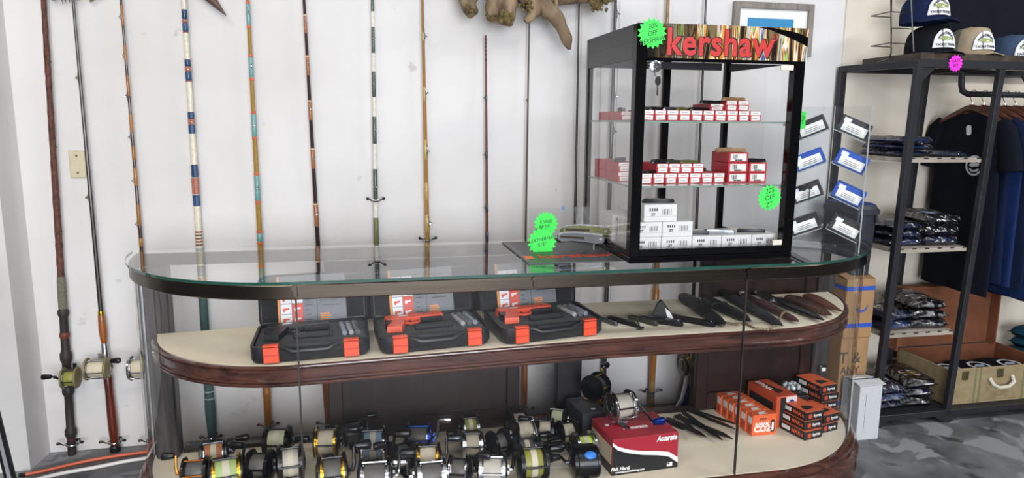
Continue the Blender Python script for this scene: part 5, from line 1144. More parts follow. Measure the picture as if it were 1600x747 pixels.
NAVY = cloth('navy', '#1c2f5c'); BLK = cloth('black', '#12161f'); BLUE = cloth('blue', '#2a4a85'); DNAVY = cloth('dark_navy', '#131d36'); SLATE = cloth('slate', '#4b6482')
PRW = flat('print_white', '#d5d8dc', 0.7); PRY = flat('print_yellow', '#b59a4a', 0.7); PRB = flat('print_pale_blue', '#9db2cc', 0.7)
def pillow(w, d, h, seed, amp=0.004, nx=12, ny=14):
    mb = MB(); rings = []
    top = []; bot = []
    for j in range(ny+1):
        for i in range(nx+1):
            u, v = 2*i/nx-1, 2*j/ny-1
            e = (max(0, 1-abs(u)**9)*max(0, 1-abs(v)**9))**0.3
            q = Vector((u*2.2+seed*3.1, v*2.2, seed)); nzv = mnoise.noise(q)*amp
            top.append((u*w/2, v*d/2, h*0.45+e*(h*0.55+nzv))); bot.append((u*w/2*0.995, v*d/2*0.995, h*0.45-e*h*0.45))
    n = len(top); vs = top+bot; fs = []
    for j in range(ny):
        for i in range(nx):
            a = j*(nx+1)+i; fs.append((a, a+1, a+nx+2, a+nx+1)); fs.append((n+a, n+a+nx+1, n+a+nx+2, n+a+1))
    rim = [i for i in range(nx+1)]+[(j*(nx+1)+nx) for j in range(1, ny+1)]+[ny*(nx+1)+i for i in range(nx-1, -1, -1)]+[j*(nx+1) for j in range(ny-1, 0, -1)]
    for k in range(len(rim)): a, b = rim[k], rim[(k+1) % len(rim)]; fs.append((a, n+a, n+b, b))
    return mb.add(vs, fs)
_pil = {}
def folded_shirt(label, x, y, z, m, rz=0, w=0.165, d=0.24, h=0.026, pr=None, seed=1, bag=True, group='bagged folded shirts on the rack'):
    t = thing('folded_shirt', label, 'shirt', (x, y, z), math.radians(rz), group)
    key = (w, d, h, seed % 4)
    if key not in _pil: _pil[key] = (pillow(w*0.92, d*0.92, h*0.9, seed % 4), pillow(w, d, h*1.0, (seed % 4)+7, 0.007))
    a = MB(); a.v = [(x_, y_, z_+h*0.04) for x_, y_, z_ in _pil[key][0].v]; a.f = list(_pil[key][0].f)
    o = obj('shirt', a, m, t, 60)
    if pr is not None:
        zt = h+0.0042
        arc = [(0.045*math.cos(q), -0.02+0.030*math.sin(q)) for q in [PI*i/10 for i in range(11)]]+[(0.036*math.cos(q), -0.02+0.020*math.sin(q)) for q in [PI*i/10 for i in range(10, -1, -1)]]
        obj('print', MB().prism(arc, zt, zt+0.0006), pr, t)
        obj('fish_print', MB().prism([(-0.04, -0.022), (-0.015, -0.012), (0.015, -0.016), (0.03, -0.024), (0.045, -0.014), (0.044, -0.036), (0.03, -0.028), (0.01, -0.036), (-0.02, -0.034)], zt, zt+0.0006), PRY if pr is PRW else pr, t)
        text('TACKLE TRADER', 0.013, pr, t, T((0, -0.05, zt)), 'lettering', 0.0003, bold=0.0003, sx=0.8)
    if bag:
        b = MB(); b.v = [(x_, y_, z_+h*0.0+0.0012 if z_ > h*0.5 else z_) for x_, y_, z_ in _pil[key][1].v]; b.v = [(x_, y_, z_*1.10) for x_, y_, z_ in b.v]; b.f = list(_pil[key][1].f)
        obj('plastic_bag', b, BAG, t, 60)
    return t
def pile(words, x, y, z, ms, rz=0, h=0.028, pr=None, w=0.165, d=0.24, seed=0):
    n = len(ms)
    for i, m in enumerate(ms):
        pos = 'topmost' if i == n-1 else ('bottom' if i == 0 else ORD[i]+' from bottom')
        folded_shirt('%s shirt in the %s' % (pos, words), x+random.uniform(-.006, .006), y+random.uniform(-.006, .006), z+0.0006+i*(h*1.12+0.0035), m, rz+random.uniform(-4, 4), w, d, h, pr if i == n-1 else None, seed+i)
pile('blue pile at left of the rack top shelf', 2.245, 2.665, 1.160, [NAVY, BLUE, BLUE], 4, 0.022, None, 0.165, 0.26, 1)
pile('low grey-blue pile at right of the rack top shelf', 2.435, 2.665, 1.160, [SLATE], -4, 0.020, None, 0.16, 0.26, 2)
pile('blue pile at left of the rack second shelf', 2.235, 2.660, 0.785, [BLUE, NAVY, NAVY], 6, 0.028, None, 0.165, 0.26, 3)
pile('black pile with white print on the rack second shelf', 2.412, 2.650, 0.785, [NAVY, BLK, BLK], -6, 0.037, PRB, 0.165, 0.26, 2)
pile('blue pile at left of the rack third shelf', 2.228, 2.650, 0.420, [BLUE, NAVY], 8, 0.034, PRW, 0.165, 0.25, 1)
pile('black fish print pile on the rack third shelf', 2.400, 2.650, 0.420, [DNAVY, BLK, BLK], -8, 0.034, PRW, 0.165, 0.25, 0)
pile('blue pile at left of the rack bottom shelf', 2.232, 2.650, 0.058, [NAVY, BLUE, NAVY], 6, 0.030, PRB, 0.15, 0.24, 2)
pile('dark fish print pile on the rack bottom shelf', 2.398, 2.655, 0.058, [BLK, DNAVY, BLK], -6, 0.036, PRW, 0.15, 0.25, 3)
# -------- hanging shirts on the rail
HANGW = wood('hanger_wood', '#4a2c22', '#6b4334', 0.4, 12, 'Y', 0.3)
WIRE = CHROME
def hanging_shirt(label, x, m, ln=0.70, tagc=False, yaw=0, hw=0.20):
    t = thing('hanging_shirt', label, 'shirt', (x, RAILY, RAILZ), math.radians(yaw), 'shirts hanging on the rack rail')
    z0 = -0.085
    rings = []; n = 28
    prof = [(0.0, 0.055, 0.020), (-0.012, 0.085, 0.026), (-0.035, 0.150, 0.030), (-0.060, 0.185, 0.030), (-0.12, 0.180, 0.030), (-0.22, 0.172, 0.028), (-0.35, 0.176, 0.028), (-0.50, 0.182, 0.030), (-ln, 0.190, 0.030)]
    for v, h, th in prof:
        rg_ = []
        for k in range(n):
            a = 2*PI*k/n; u = h*math.copysign(abs(math.cos(a))**0.7, math.cos(a))*(hw/0.20)
            fold = 0.007*math.sin(u*38+v*5+x*40)*min(1, -v*3+0.1)
            rg_.append(Vector((math.copysign(abs(math.sin(a))**0.8, math.sin(a))*th*0.5+fold, u, z0+v-0.02*0)))
        rings.append(rg_)
    obj('body', MB().ring_tube(rings), m, t, 60)
    for s in (-1, 1):
        k = hw/0.20
        mb = MB().tube([(0, s*0.150*k, z0-0.045), (0, s*0.185*k, z0-0.075), (0, s*0.213*k, z0-0.15), (0.004, s*0.226*k, z0-0.235)], [0.042, 0.048, 0.052, 0.056], 12)
        mb.v = [(X*0.42, Y_, Z_) for X, Y_, Z_ in mb.v]; obj('sleeve', mb, m, t, 60)
    hg = obj('hanger', MB().tube([(0, -0.175, z0-0.040), (0, -0.10, z0-0.006), (0, -0.03, z0+0.022), (0, 0, z0+0.028), (0, 0.03, z0+0.022), (0, 0.10, z0-0.006), (0, 0.175, z0-0.040)], [0.007, 0.012, 0.014, 0.014, 0.014, 0.012, 0.007], 10), HANGW, t)
    obj('hook', MB().tube([(0, 0, z0+0.036), (0, 0, -0.034), (0, 0.010, -0.024), (0, 0.0185, -0.008), (0, 0.0172, 0.0075), (0, 0.007, 0.0166), (0, -0.008, 0.0166), (0, -0.0172, 0.006)], 0.0018, 6), CHROME, hg)
    return t
s1 = hanging_shirt('black shirt with round fish logo, first on the rack rail', 2.620, BLK, 0.78)
obj('neck_label', MB().prism(rrect(0.026, 0.042, 0.008), 0, 0.001, T((-0.0225, -0.02, -0.155)) @ LEFTF @ RZ(8)), PRW, s1)
lg = obj('round_logo', MB().lathe([(0.036, 0), (0.044, 0), (0.044, 0.001), (0.036, 0.001)], 28, T((-0.029, -0.075, -0.305)) @ LEFTF), PRW, s1)
obj('logo_fish', MB().prism([(-0.028, -0.004), (-0.008, 0.012), (0.012, 0.006), (0.026, 0.014), (0.023, -0.006), (0.008, -0.008), (-0.012, -0.012)], 0, 0.001, T((-0.029, -0.075, -0.300)) @ LEFTF), PRW, lg)
obj('logo_wave', MB().prism([(-0.026, -0.014), (0.0, -0.022), (0.026, -0.012), (0.02, -0.026), (0, -0.031), (-0.018, -0.026)], 0, 0.001, T((-0.029, -0.075, -0.303)) @ LEFTF), PRW, lg)
cl_ = [DNAVY, NAVY, DNAVY, NAVY, NAVY, DNAVY, NAVY, NAVY, DNAVY, DNAVY, NAVY]
for i in range(11):
    hanging_shirt('%s shirt along the rack rail, %s' % (ORD[i+1], ['dark navy', 'navy', 'dark navy', 'navy', 'navy', 'dark navy', 'navy', 'navy', 'dark navy', 'dark navy', 'navy'][i]), 2.680+0.056*i, cl_[i], (0.72 if i < 4 else 0.80)+0.02*((i*7) % 3), yaw=(((i*37) % 7)-3)*0.5)
# -------- top of rack: tray, wire rack, caps
tr_ = thing('cap_tray', 'dark worn tray under the caps on rack top', 'tray', (2.19, 2.51, RT+0.0055))
CAMO = mat('tray_dark', '#2b2522', 0.5, var=0.5, scale=14, col2='#54463a')
obj('tray_bottom', MB().box(0, 0.50, 0, 0.34, 0, 0.006), CAMO, tr_)
for nm, b_ in (('tray_side', (0, 0.50, 0, 0.006, 0.006, 0.026)), ('tray_side', (0, 0.50, 0.334, 0.34, 0.006, 0.026)), ('tray_end', (0, 0.006, 0.006, 0.334, 0.006, 0.026)), ('tray_end', (0.494, 0.50, 0.006, 0.334, 0.006, 0.026))): obj(nm, MB().box(*b_), CAMO, tr_)
wr = thing('wire_cap_rack', 'thin black wire cap rack standing on the clothes rack', 'wire rack', (2.10, 2.56, RT+0.004))
def wq(pts, r=0.0028): return MB().tube(pts, r, 6)
obj('upright', wq([(0.03, 0.12, 0.0), (0.005, 0.02, 0.006), (-0.005, 0.0, 0.03), (-0.02, 0, 0.16), (-0.05, 0, 0.40)]), BLACKM, wr)
obj('upright', wq([(0.095, -0.005, 0.034), (0.075, -0.005, 0.14), (0.03, -0.005, 0.40)]), BLACKM, wr)
for zz in (0.065, 0.185, 0.31):
    dx = -zz*0.10
    obj('hoop', MB().tube([(0.095+dx, -0.002, zz), (-0.004+dx, -0.002, zz), (-0.008+dx, -0.002, zz+0.058), (0.090+dx, -0.002, zz+0.058)], 0.0022, 6, loop=True), BLACKM, wr)
    obj('hoop_basket', wq([(-0.004+dx, -0.002, zz+0.002), (0.0+dx, 0.12, zz), (0.10+dx, 0.13, zz)], 0.0022), BLACKM, wr)
BADGEW = flat('badge_white', '#dfe1e4', 0.6); BADGEK = flat('badge_ink', '#1d2126', 0.6); FISHG = flat('badge_fish', '#8a9a55', 0.6)
def cap(label, x, y, z, face, mfront, mback, rz=0, tilt=0):
    t = thing('cap', label, 'cap', group='shop logo caps on the rack', M=T((x, y, z)) @ RZ(face) @ RY(tilt))
    R_, H_ = 0.098, 0.118
    pf = [(1.0, 0.0), (1.01, 0.2), (0.99, 0.42), (0.93, 0.64), (0.80, 0.82), (0.55, 0.95), (0.25, 1.0), (0.0, 1.01)]
    def crown(a0, a1, k=1.0, n=14):
        vs = []; fs = []
        for i in range(n+1):
            a = a0+(a1-a0)*i/n
            fz = 1+0.16*max(0, math.cos(a)); fx = 1.06 if math.cos(a) < 0 else 1.0
            for r, h in pf:
                rr = r*(1-0.05*max(0, math.cos(a))*h)
                vs.append((rr*R_*k*math.cos(a)*fx, rr*R_*k*0.86*math.sin(a), h*H_*k*(fz if h < 0.9 else 1+0.16*max(0, math.cos(a))*(1.0-h)*5)))
        m = len(pf)
        for i in range(n):
            for j in range(m-1): fs.append((i*m+j, (i+1)*m+j, (i+1)*m+j+1, i*m+j+1))
        return MB().add(vs, fs)
    obj('front_panel', crown(-1.15, 1.15, 1.004), mfront, t, 60); obj('mesh_back', crown(1.10, 2*PI-1.10, 1.0, 20), mback, t, 60)
    # brim with thickness
    top = []; 
    for i in range(15):
        a = -1.25+2.5*i/14
        for k in (0, 1, 2):
            f = k/2; X = R_*0.93*math.cos(a)*(1-f)+f*(R_*0.55+0.098*math.cos(a*0.95)**0.7 if math.cos(a*0.95) > 0 else R_*0.55); Y_ = R_*0.84*math.sin(a)*(1+f*0.06)
            top.append((X, Y_, 0.010-0.16*f*abs(Y_)**1.0*0.9-0.004*f))
    n = len(top); vs = top+[(a, b, c-0.003) for a, b, c in top]; fs = []
    for i in range(14):
        for k in range(2): q0 = i*3+k; fs += [(q0, q0+3, q0+4, q0+1), (n+q0, n+q0+1, n+q0+4, n+q0+3)]
        fs += [(i*3+2, i*3+5, n+i*3+5, n+i*3+2), (i*3, n+i*3, n+i*3+3, i*3+3)]
    fs += [(0, 1, n+1, n), (1, 2, n+2, n+1), (42, n+42, n+43, 43), (43, n+43, n+44, 44)]
    obj('brim', MB().add(vs, fs), mfront, t, 60)
    obj('button', MB().ball((0, 0, H_*1.015), (0.008, 0.008, 0.004), 10, 6), mfront, t)
    # dome badge following the front panel
    def wrap(poly, off):
        out = []
        for u, v in poly:
            a = u/R_; hh = v/H_
            out.append((u, v))
        return out
    Mb = T((R_*0.985+0.004, 0, 0.058)) @ RY(-9) @ RIGHTF
    dome = [(0.05*math.cos(q), -0.03+0.062*math.sin(q)) for q in [PI*i/16 for i in range(17)]]
    def curved(poly, d0, d1):
        mb = MB().prism(poly, d0, d1); mb.v = [(u, v, w_-(u*u)*7.2-max(0, v+0.0)**2*3.0) for u, v, w_ in mb.v]; mb.v = [tuple(Mb @ Vector(q)) for q in mb.v]; return mb
    def strip(poly_fn, d0, d1): pass
    # badge built as narrow strips so that it bends round the crown
    bd = MB(); k = 14
    for i in range(k):
        u0, u1 = -0.050+0.100*i/k, -0.050+0.100*(i+1)/k
        h0, h1 = [-0.036+0.076*math.sqrt(max(0, 1-(u/0.050)**2)) for u in (u0, u1)]
        q = curved([(u0, -0.036), (u1, -0.036), (u1, max(h1, -0.0359)), (u0, max(h0, -0.0359))], 0, 0.003); bd.add(q.v, q.f)
    b = obj('badge', bd, BADGEW, t)
    fish = [(q*1.2, r*1.2) for q, r in [(-0.024, 0.0), (-0.008, 0.008), (0.008, 0.006), (0.020, 0.001), (0.029, 0.009), (0.027, -0.008), (0.018, -0.003), (0.004, -0.008), (-0.010, -0.007)]]
    obj('badge_fish', curved(fish, 0.003, 0.0038), FISHG, b)
    for word, vv, sz in (('SAN DIEGO', 0.0215, 0.0150), ('TACKLE TRADER', -0.0250, 0.0132)):
        o = text(word, sz, BADGEK, b, Matrix.Identity(4), 'badge_text', 0.0004, bold=0.0003, sx=1.0)
        me = o.data.copy(); o.data = me
        for v in me.vertices:
            u, w_, dd = v.co.x*0.82, v.co.y+vv-(abs(v.co.x)**2*14 if vv > 0 else 0), v.co.z
            v.co = Mb @ Vector((u, w_, 0.0036+dd-(u*u)*7.2-max(0, w_)**2*3.0))
    return t
CAPN = cloth('cap_navy', '#1a2647'); CAPB = cloth('cap_black', '#16191e'); CAPT = cloth('cap_tan', '#a3937a'); CAPC = mat('cap_camo', '#6a6a5c', 0.8, var=0.4, scale=26, col2='#8b8a78'); CAPS = cloth('cap_slate', '#3c4c63')
cap('navy cap on the upper wire hoop, topmost of the caps', 2.300, 2.640, 1.706, -96, CAPN, CAPN)
cap('black cap right under the navy cap', 2.330, 2.630, RT+0.034, -96, CAPB, CAPB)
cap('tan and camouflage cap right of the black cap', 2.545, 2.650, RT+0.034, -98, CAPT, CAPC)
cap('slate blue cap at the right edge of the picture', 2.745, 2.640, RT+0.008, -98, CAPS, CAPS)
p = PY(1493, 99, 2.4825); star_tag('pink star tag with handwritten hat price on rack bar', p, 13.5*mpp(p), ['HATS', '$24'], PINK, size=0.42, n=14, slope=12)
# black shirts on the wall above the rack
wk = thing('wall_shirt', 'large black shirt hung flat on the wall above the caps', 'shirt', (2.98, 2.885, 1.62), 0)
bodyr = []
for v, hw_ in ((0.0, 0.42), (0.15, 0.43), (0.35, 0.44), (0.5, 0.42), (0.62, 0.2)):
    bodyr.append([Vector((hw_*math.copysign(abs(math.cos(2*PI*k/26))**0.6, math.cos(2*PI*k/26)), 0.026*math.sin(2*PI*k/26)+0.006*math.sin(k*1.7+v*9), v)) for k in range(26)])
obj('body', MB().ring_tube(bodyr), BLK, wk, 60)
for s in (-1, 1):
    mb = MB().tube([(s*0.36, 0, 0.52), (s*0.47, 0, 0.36), (s*0.50, 0, 0.22)], [0.09, 0.10, 0.09], 12); mb.v = [(X, Y_*0.25, Z_) for X, Y_, Z_ in mb.v]; obj('sleeve', mb, BLK, wk, 60)
obj('peg', MB().tube([(0, -0.01, 0.66), (0, 0.034, 0.65)], 0.006, 8), CHROME, wk)
# -------- open suitcase
SUIT = mat('tan_suitcase_cover', '#8f7f5f', 0.6, var=0.15, scale=30, bump=0.2); SLIN = mat('brown_suitcase_lining', '#7a4a30', 0.8, var=0.2, scale=10)
SX0, SX1, SY0, SY1, SZ0, SZ1 = 2.515, 3.08, 2.530, 2.845, 0.0588, 0.225
su = thing('suitcase', 'open vintage tan suitcase with brown lining on rack bottom shelf', 'suitcase', (SX0, SY0, SZ0))
def sp(name, mb, m, parent=None):
    mb.v = [(v[0]-SX0, v[1]-SY0, v[2]-SZ0) for v in mb.v]; return obj(name, mb, m, parent or su)
th = 0.010
sp('bottom', MB().box(SX0, SX1, SY0, SY1, SZ0, SZ0+th, ch=0.003), SUIT)
sp('front_wall', MB().box(SX0, SX1, SY0, SY0+th, SZ0+th, SZ1, ch=0.002), SUIT); sp('back_wall', MB().box(SX0, SX1, SY1-th, SY1, SZ0+th, SZ1, ch=0.002), SLIN)
sp('side_wall', MB().box(SX0, SX0+th, SY0+th, SY1-th, SZ0+th, SZ1, ch=0.002), SUIT); sp('side_wall', MB().box(SX1-th, SX1, SY0+th, SY1-th, SZ0+th, SZ1, ch=0.002), SLIN)
sp('lining', MB().box(SX0+th, SX0+th+0.002, SY0+th, SY1-th, SZ0+th, SZ1-0.01), SLIN); sp('lining', MB().box(SX0+th, SX1-th, SY1-th-0.002, SY1-th, SZ0+th, SZ1-0.01), SLIN)
ldd = sp('lid', MB().box(SX0-0.045, SX1-0.045, 2.850, 2.858, SZ1+0.002, 0.535, ch=0.002), SLIN)
for b_ in ((SX0-0.045, SX0-0.037, 2.800, 2.850, SZ1+0.002, 0.535), (SX1-0.053, SX1-0.045, 2.800, 2.850, SZ1+0.002, 0.535), (SX0-0.037, SX1-0.053, 2.800, 2.850, 0.527, 0.535)): sp('lid_wall', MB().box(*b_), SLIN, ldd)
for x in (SX0+0.14, SX0+0.165, SX0+0.40): sp('stripe', MB().box(x, x+0.009, SY0-0.001, SY0+0.002, SZ0+0.004, SZ1-0.001), flat('olive_stripe', '#6f7150', 0.6))
sp('handle', MB().tube([(SX0+0.215, SY0-0.004, 0.175), (SX0+0.222, SY0-0.022, 0.150), (SX0+0.25, SY0-0.026, 0.136), (SX0+0.30, SY0-0.026, 0.138), (SX0+0.33, SY0-0.022, 0.155), (SX0+0.335, SY0-0.004, 0.18)], 0.008, 8), flat('pale_handle', '#c9c3b2', 0.4))
for x in (SX0+0.07, SX0+0.255): sp('catch', MB().box(x, x+0.032, SY0-0.006, SY0-0.0005, 0.175, 0.215, ch=0.002), BRASSOLD)
for i in range(3):
    folded_shirt('%s dark logo shirt lying in the open suitcase' % ['left', 'middle', 'right'][i], SX0+0.11+0.17*i, (SY0+SY1)/2, SZ0+th+0.001, BLK, 0, 0.165, 0.25, 0.105, None, i, bag=False, group='shirts in the suitcase')
    o = [q for q in bpy.data.objects if q.get('label', '').startswith('%s dark logo shirt' % ['left', 'middle', 'right'][i])][0]
    obj('round_logo', MB().lathe([(0.040, 0), (0.052, 0), (0.052, 0.001), (0.040, 0.001)], 24, T((0.02, -0.02, 0.109))), PRW, o)
    obj('logo_fish', MB().prism([(-0.032, -0.004), (-0.008, 0.014), (0.014, 0.006), (0.030, 0.016), (0.026, -0.008), (0.008, -0.012), (-0.014, -0.014)], 0, 0.001, T((0.02, -0.02, 0.109))), PRB, o)
# teal bundle right of the suitcase
tb_ = thing('teal_bundle', 'dark teal folded fabric bundle right of the suitcase lid', 'fabric', (3.26, 2.70, 0.0588))
for i in range(5): obj('layer', pillow(0.28, 0.26, 0.05, i, 0.01), cloth('teal', '#1f4a5c'), tb_, 60, M=T((0.01*(i % 2), 0, 0.052*i)) @ RZ(3*i-6))
# ================================================================== CARTONS AND BIN BETWEEN COUNTER AND RACK
CARD = mat('brown_cardboard', '#9d7a54', 0.75, var=0.08, scale=14); BTAPE = flat('blue_tape', '#2a52b0', 0.5)
def carton(label, x0, x1, y0, y1, z0, z1, tapes, words=()):
    t = thing('cardboard_box', label, 'box', (x0, y0, z0), 0, 'cardboard boxes between counter and rack')
    w, d, h = x1-x0, y1-y0, z1-z0
    obj('carton', MB().box(0, w, 0, d, 0, h, ch=0.002), CARD, t)
    for zz in tapes: obj('tape', MB().box(-0.0006, w+0.0006, -0.0008, d, zz, zz+0.018), BTAPE, t)
    for s, sz, xx, zz in words: text(s, sz, flat('blue_print', '#2d4b8f', 0.6) if s == '&' else flat('faded_ink', '#4d4238', 0.6), t, T((xx, -0.0012, zz)) @ FRONT, 'lettering', 0.0003, bold=0.0004)
    return t
c1 = carton('lower tall cardboard box with printed letters beside counter end', 1.966, 2.098, 2.535, 2.86, 0.0005, 0.40, (0.10,), (('T &', 0.07, 0.046, 0.31), ('ANY', 0.045, 0.050, 0.255)))
c2 = carton('upper cardboard box with blue tape and blue smile mark', 1.966, 2.100, 2.530, 2.86, 0.401, 0.652, (0.045, 0.205))
sm = MB().tube([(0.075+0.03*math.cos(a), -0.0014, 0.145+0.03*math.sin(a)) for a in [math.radians(200+12*i) for i in range(14)]], [0.001+0.004*math.sin(PI*i/13) for i in range(14)], 6); sm.v = [(x, -0.0008+(y+0.0014)*0.05, z) for x, y, z in sm.v]
obj('smile_print', sm, BTAPE, c2)
obj('flap', MB().box(0.0, 0.134, 0, 0.07, 0, 0.003, T((0, 0.002, 0.2505)) @ RX(14)), CARD, c2)
wb_ = thing('white_carton', 'white cardboard carton with folded top flaps beside counter base', 'box', (1.972, 2.405, 0))
obj('carton', MB().box(0, 0.105, 0, 0.11, 0, 0.235, ch=0.002), flat('white_card', '#bfc1c3', 0.6), wb_)
obj('flap', MB().box(-0.006, 0.118, 0, 0.045, 0, 0.003, T((0, 0, 0.237)) @ RX(10)), flat('white_card_flap', '#c9cacb', 0.6), wb_); obj('flap', MB().box(0, 0.105, -0.05, 0, 0, 0.003, T((0, 0.11, 0.2375)) @ RX(-10)), MATS['white_card_flap'], wb_)
obj('crease', MB().box(0.03, 0.0312, -0.0006, 0.0004, 0.03, 0.20), GREYINK, wb_)
bn = thing('waste_bin', 'small black plastic bin standing on the cardboard boxes', 'bin', (2.05, 2.66, 0.6525+0.0))
BINM = mat('bin_grey_black', '#2c2f36', 0.5)
obj('body', MB().prism(rrect(0.085, 0.19, 0.012), 0.0035, 0.27, None, -0.14), BINM, bn)
obj('rim', MB().prism(rrect(0.112, 0.235, 0.014), 0.2705, 0.292), BINM, bn); obj('lid', MB().prism(rrect(0.104, 0.225, 0.012), 0.2922, 0.308, None, 0.10), BINM, bn)
obj('blue_liner', MB().prism(rrect(0.100, 0.20, 0.012), 0.3082, 0.316, None, 0.2), flat('liner_blue', '#2d3f7c', 0.5), bn)
for s in (-1, 1): obj('handle_rib', MB().box(s*0.034-0.004, s*0.034+0.004, -0.122, -0.112, 0.235, 0.27), BINM, bn)
# bag behind the counter
bgp = thing('shop_bag', 'folded blue, white and yellow bag leaning behind the counter', 'bag', (1.36, 2.80, 0.0))
for nm, poly, m in (('blue_panel', [(-0.02, 0.0), (0.045, 0.0), (0.052, 0.13), (0.042, 0.15), (0.02, 0.06)], flat('bag_blue', '#2b3f86', 0.5)), ('white_panel', [(-0.035, 0.0), (-0.021, 0.0), (0.019, 0.06), (0.041, 0.151), (0.047, 0.24), (0.03, 0.17), (0.01, 0.07)], WHITEP), ('yellow_panel', [(0.046, 0.0), (0.085, 0.0), (0.085, 0.30), (0.052, 0.30), (0.048, 0.24), (0.053, 0.13)], flat('bag_yellow', '#c2c06a', 0.5))):
    obj(nm, MB().prism(poly, 0, 0.012, RX(90)), m, bgp)
# ================================================================== WALL THINGS
pa, pb = PY(107, 235, WALL_Y), PY(136, 278, WALL_Y)
sw_ = thing('wall_plate', 'beige blank wall plate between the two left rods', 'wall plate', ((pa.x+pb.x)/2, WALL_Y-0.0003, (pa.z+pb.z)/2))
w2, h2 = (pb.x-pa.x)/2, (pa.z-pb.z)/2
obj('plate', MB().box(-w2, w2, -0.007, 0, -h2, h2, ch=0.003), mat('beige_plastic', '#c9bfa3', 0.45, var=0.05), sw_)
for s in (-1, 1): obj('screw', MB().lathe([(0, 0), (0.004, 0), (0.003, 0.0012), (0, 0.0014)], 10, T((0, -0.007, s*h2*0.62)) @ RX(90)), BRASSOLD, sw_)
fr_ = thing('picture_frame', 'grey wooden picture frame with blue print behind the tower', 'picture', (1.775, WALL_Y-0.001, 1.697))
FRM = wood('grey_frame_wood', '#6f6861', '#8f8880', 0.5, 12, 'Z', 0.1)
FW, FHt = 0.192, 0.112
for nm, b_ in (('frame_side', (-FW, -FW+0.028, -0.022, 0, -FHt, FHt)), ('frame_side', (FW-0.028, FW, -0.022, 0, -FHt, FHt)), ('frame_top', (-FW+0.028, FW-0.028, -0.022, 0, FHt-0.028, FHt)), ('frame_bottom', (-FW+0.028, FW-0.028, -0.022, 0, -FHt, -FHt+0.028))): obj(nm, MB().box(*b_, ch=0.002), FRM, fr_)
obj('mount', MB().box(-FW+0.028, FW-0.028, -0.010, -0.004, -FHt+0.028, FHt-0.028), WHITEP, fr_)
obj('blue_print', MB().box(-0.122, 0.098, -0.012, -0.0102, -0.06, 0.046), flat('sea_blue', '#2f86b8', 0.5), fr_)
# driftwood
DW = mat('driftwood', '#6b5843', 0.85, var=0.35, scale=22, bump=1.0, stretch=(1, 1, 0.4), col2='#a08a6d', bdist=0.006)
MOSS = mat('dry_moss', '#4d4a26', 0.95, var=0.4, scale=60, bump=1.0, col2='#7d6a3f', bdist=0.006)
dwd = thing('driftwood', 'gnarled driftwood with mossy stubs mounted high on the wall', 'driftwood', (0.70, 2.86, 1.80))
def tw_(px, py, Y=2.83): return PY(px, py, Y)-Vector((0.70, 2.86, 1.80))
def limb(pts, rad, n=18, seed=0, amp=0.013, fq=22):
    P = [Vector(p) for p in pts]; q = []; r = []
    for i in range(len(P)-1):
        for k in range(5): q.append(P[i].lerp(P[i+1], k/5)); r.append(rad[i]+(rad[i+1]-rad[i])*k/5)
    q.append(P[-1]); r.append(rad[-1]); mb = MB().tube(q, r, n)
    mb.v = [tuple(Vector(v)*(1)+Vector((mnoise.noise(Vector(v)*fq+Vector((seed, 0, 0))), mnoise.noise(Vector(v)*fq+Vector((0, seed, 5))), mnoise.noise(Vector(v)*fq+Vector((0, 9, seed)))))*amp) for v in mb.v]
    return mb
trunk = limb([tw_(700, -30), tw_(790, -22), tw_(850, -12, 2.80), tw_(960, -8)], [0.030, 0.040, 0.048, 0.032], 16, 1)
tk = obj('trunk', trunk, DW, dwd, 60)
obj('stub', limb([tw_(733, -25, 2.82), tw_(732, 0, 2.79), tw_(733, 20, 2.77)], [0.036, 0.034, 0.026], 14, 2), DW, dwd, 60)
obj('stub', limb([tw_(780, -20, 2.82), tw_(775, 5, 2.79), tw_(770, 28, 2.77)], [0.038, 0.038, 0.028], 14, 3), DW, dwd, 60)
obj('stub', limb([tw_(800, -18, 2.82), tw_(793, 12, 2.78), tw_(790, 36, 2.76)], [0.036, 0.036, 0.030], 14, 4), DW, dwd, 60)
obj('hub', limb([tw_(815, -20, 2.80), tw_(838, 5, 2.78), tw_(832, 22, 2.77)], [0.050, 0.046, 0.020], 14, 5), DW, dwd, 60)
obj('branch', limb([tw_(840, -5, 2.79), tw_(858, 18, 2.77), tw_(876, 38, 2.76), tw_(887, 62, 2.76), tw_(890, 77, 2.76)], [0.044, 0.032, 0.024, 0.018, 0.009], 14, 6), DW, dwd, 60)
obj('twig', limb([tw_(866, -12, 2.78), tw_(872, 6, 2.77), tw_(873, 18, 2.77)], [0.012, 0.010, 0.004], 8, 7), DW, dwd, 60)
obj('twig', limb([tw_(835, 20, 2.77), tw_(822, 34, 2.76)], [0.016, 0.011], 10, 8), DW, dwd, 60)
random.seed(11)
def moss(cx, cy, Y, r, k, n=26):
    mb = MB()
    for i in range(n):
        c = tw_(cx+random.uniform(-1, 1)*k, cy+random.uniform(-1, 1)*k*0.8, Y+random.uniform(-.004, .012)); q = r*random.uniform(0.5, 1.2)
        b_ = MB().ball(c, (q, q*0.8, q*1.2), 8, 6); b_.v = [tuple(Vector(v)+mnoise.noise_vector(Vector(v)*90)*0.004) for v in b_.v]; mb.add(b_.v, b_.f)
    o = obj('moss', mb, MOSS, dwd, 60); o['kind'] = 'stuff'
moss(736, 12, 2.752, 0.008, 8); moss(791, 27, 2.742, 0.010, 9, 34); moss(768, 24, 2.752, 0.007, 8, 20); moss(935, 6, 2.762, 0.010, 14, 34); moss(822, 10, 2.742, 0.006, 9, 16)
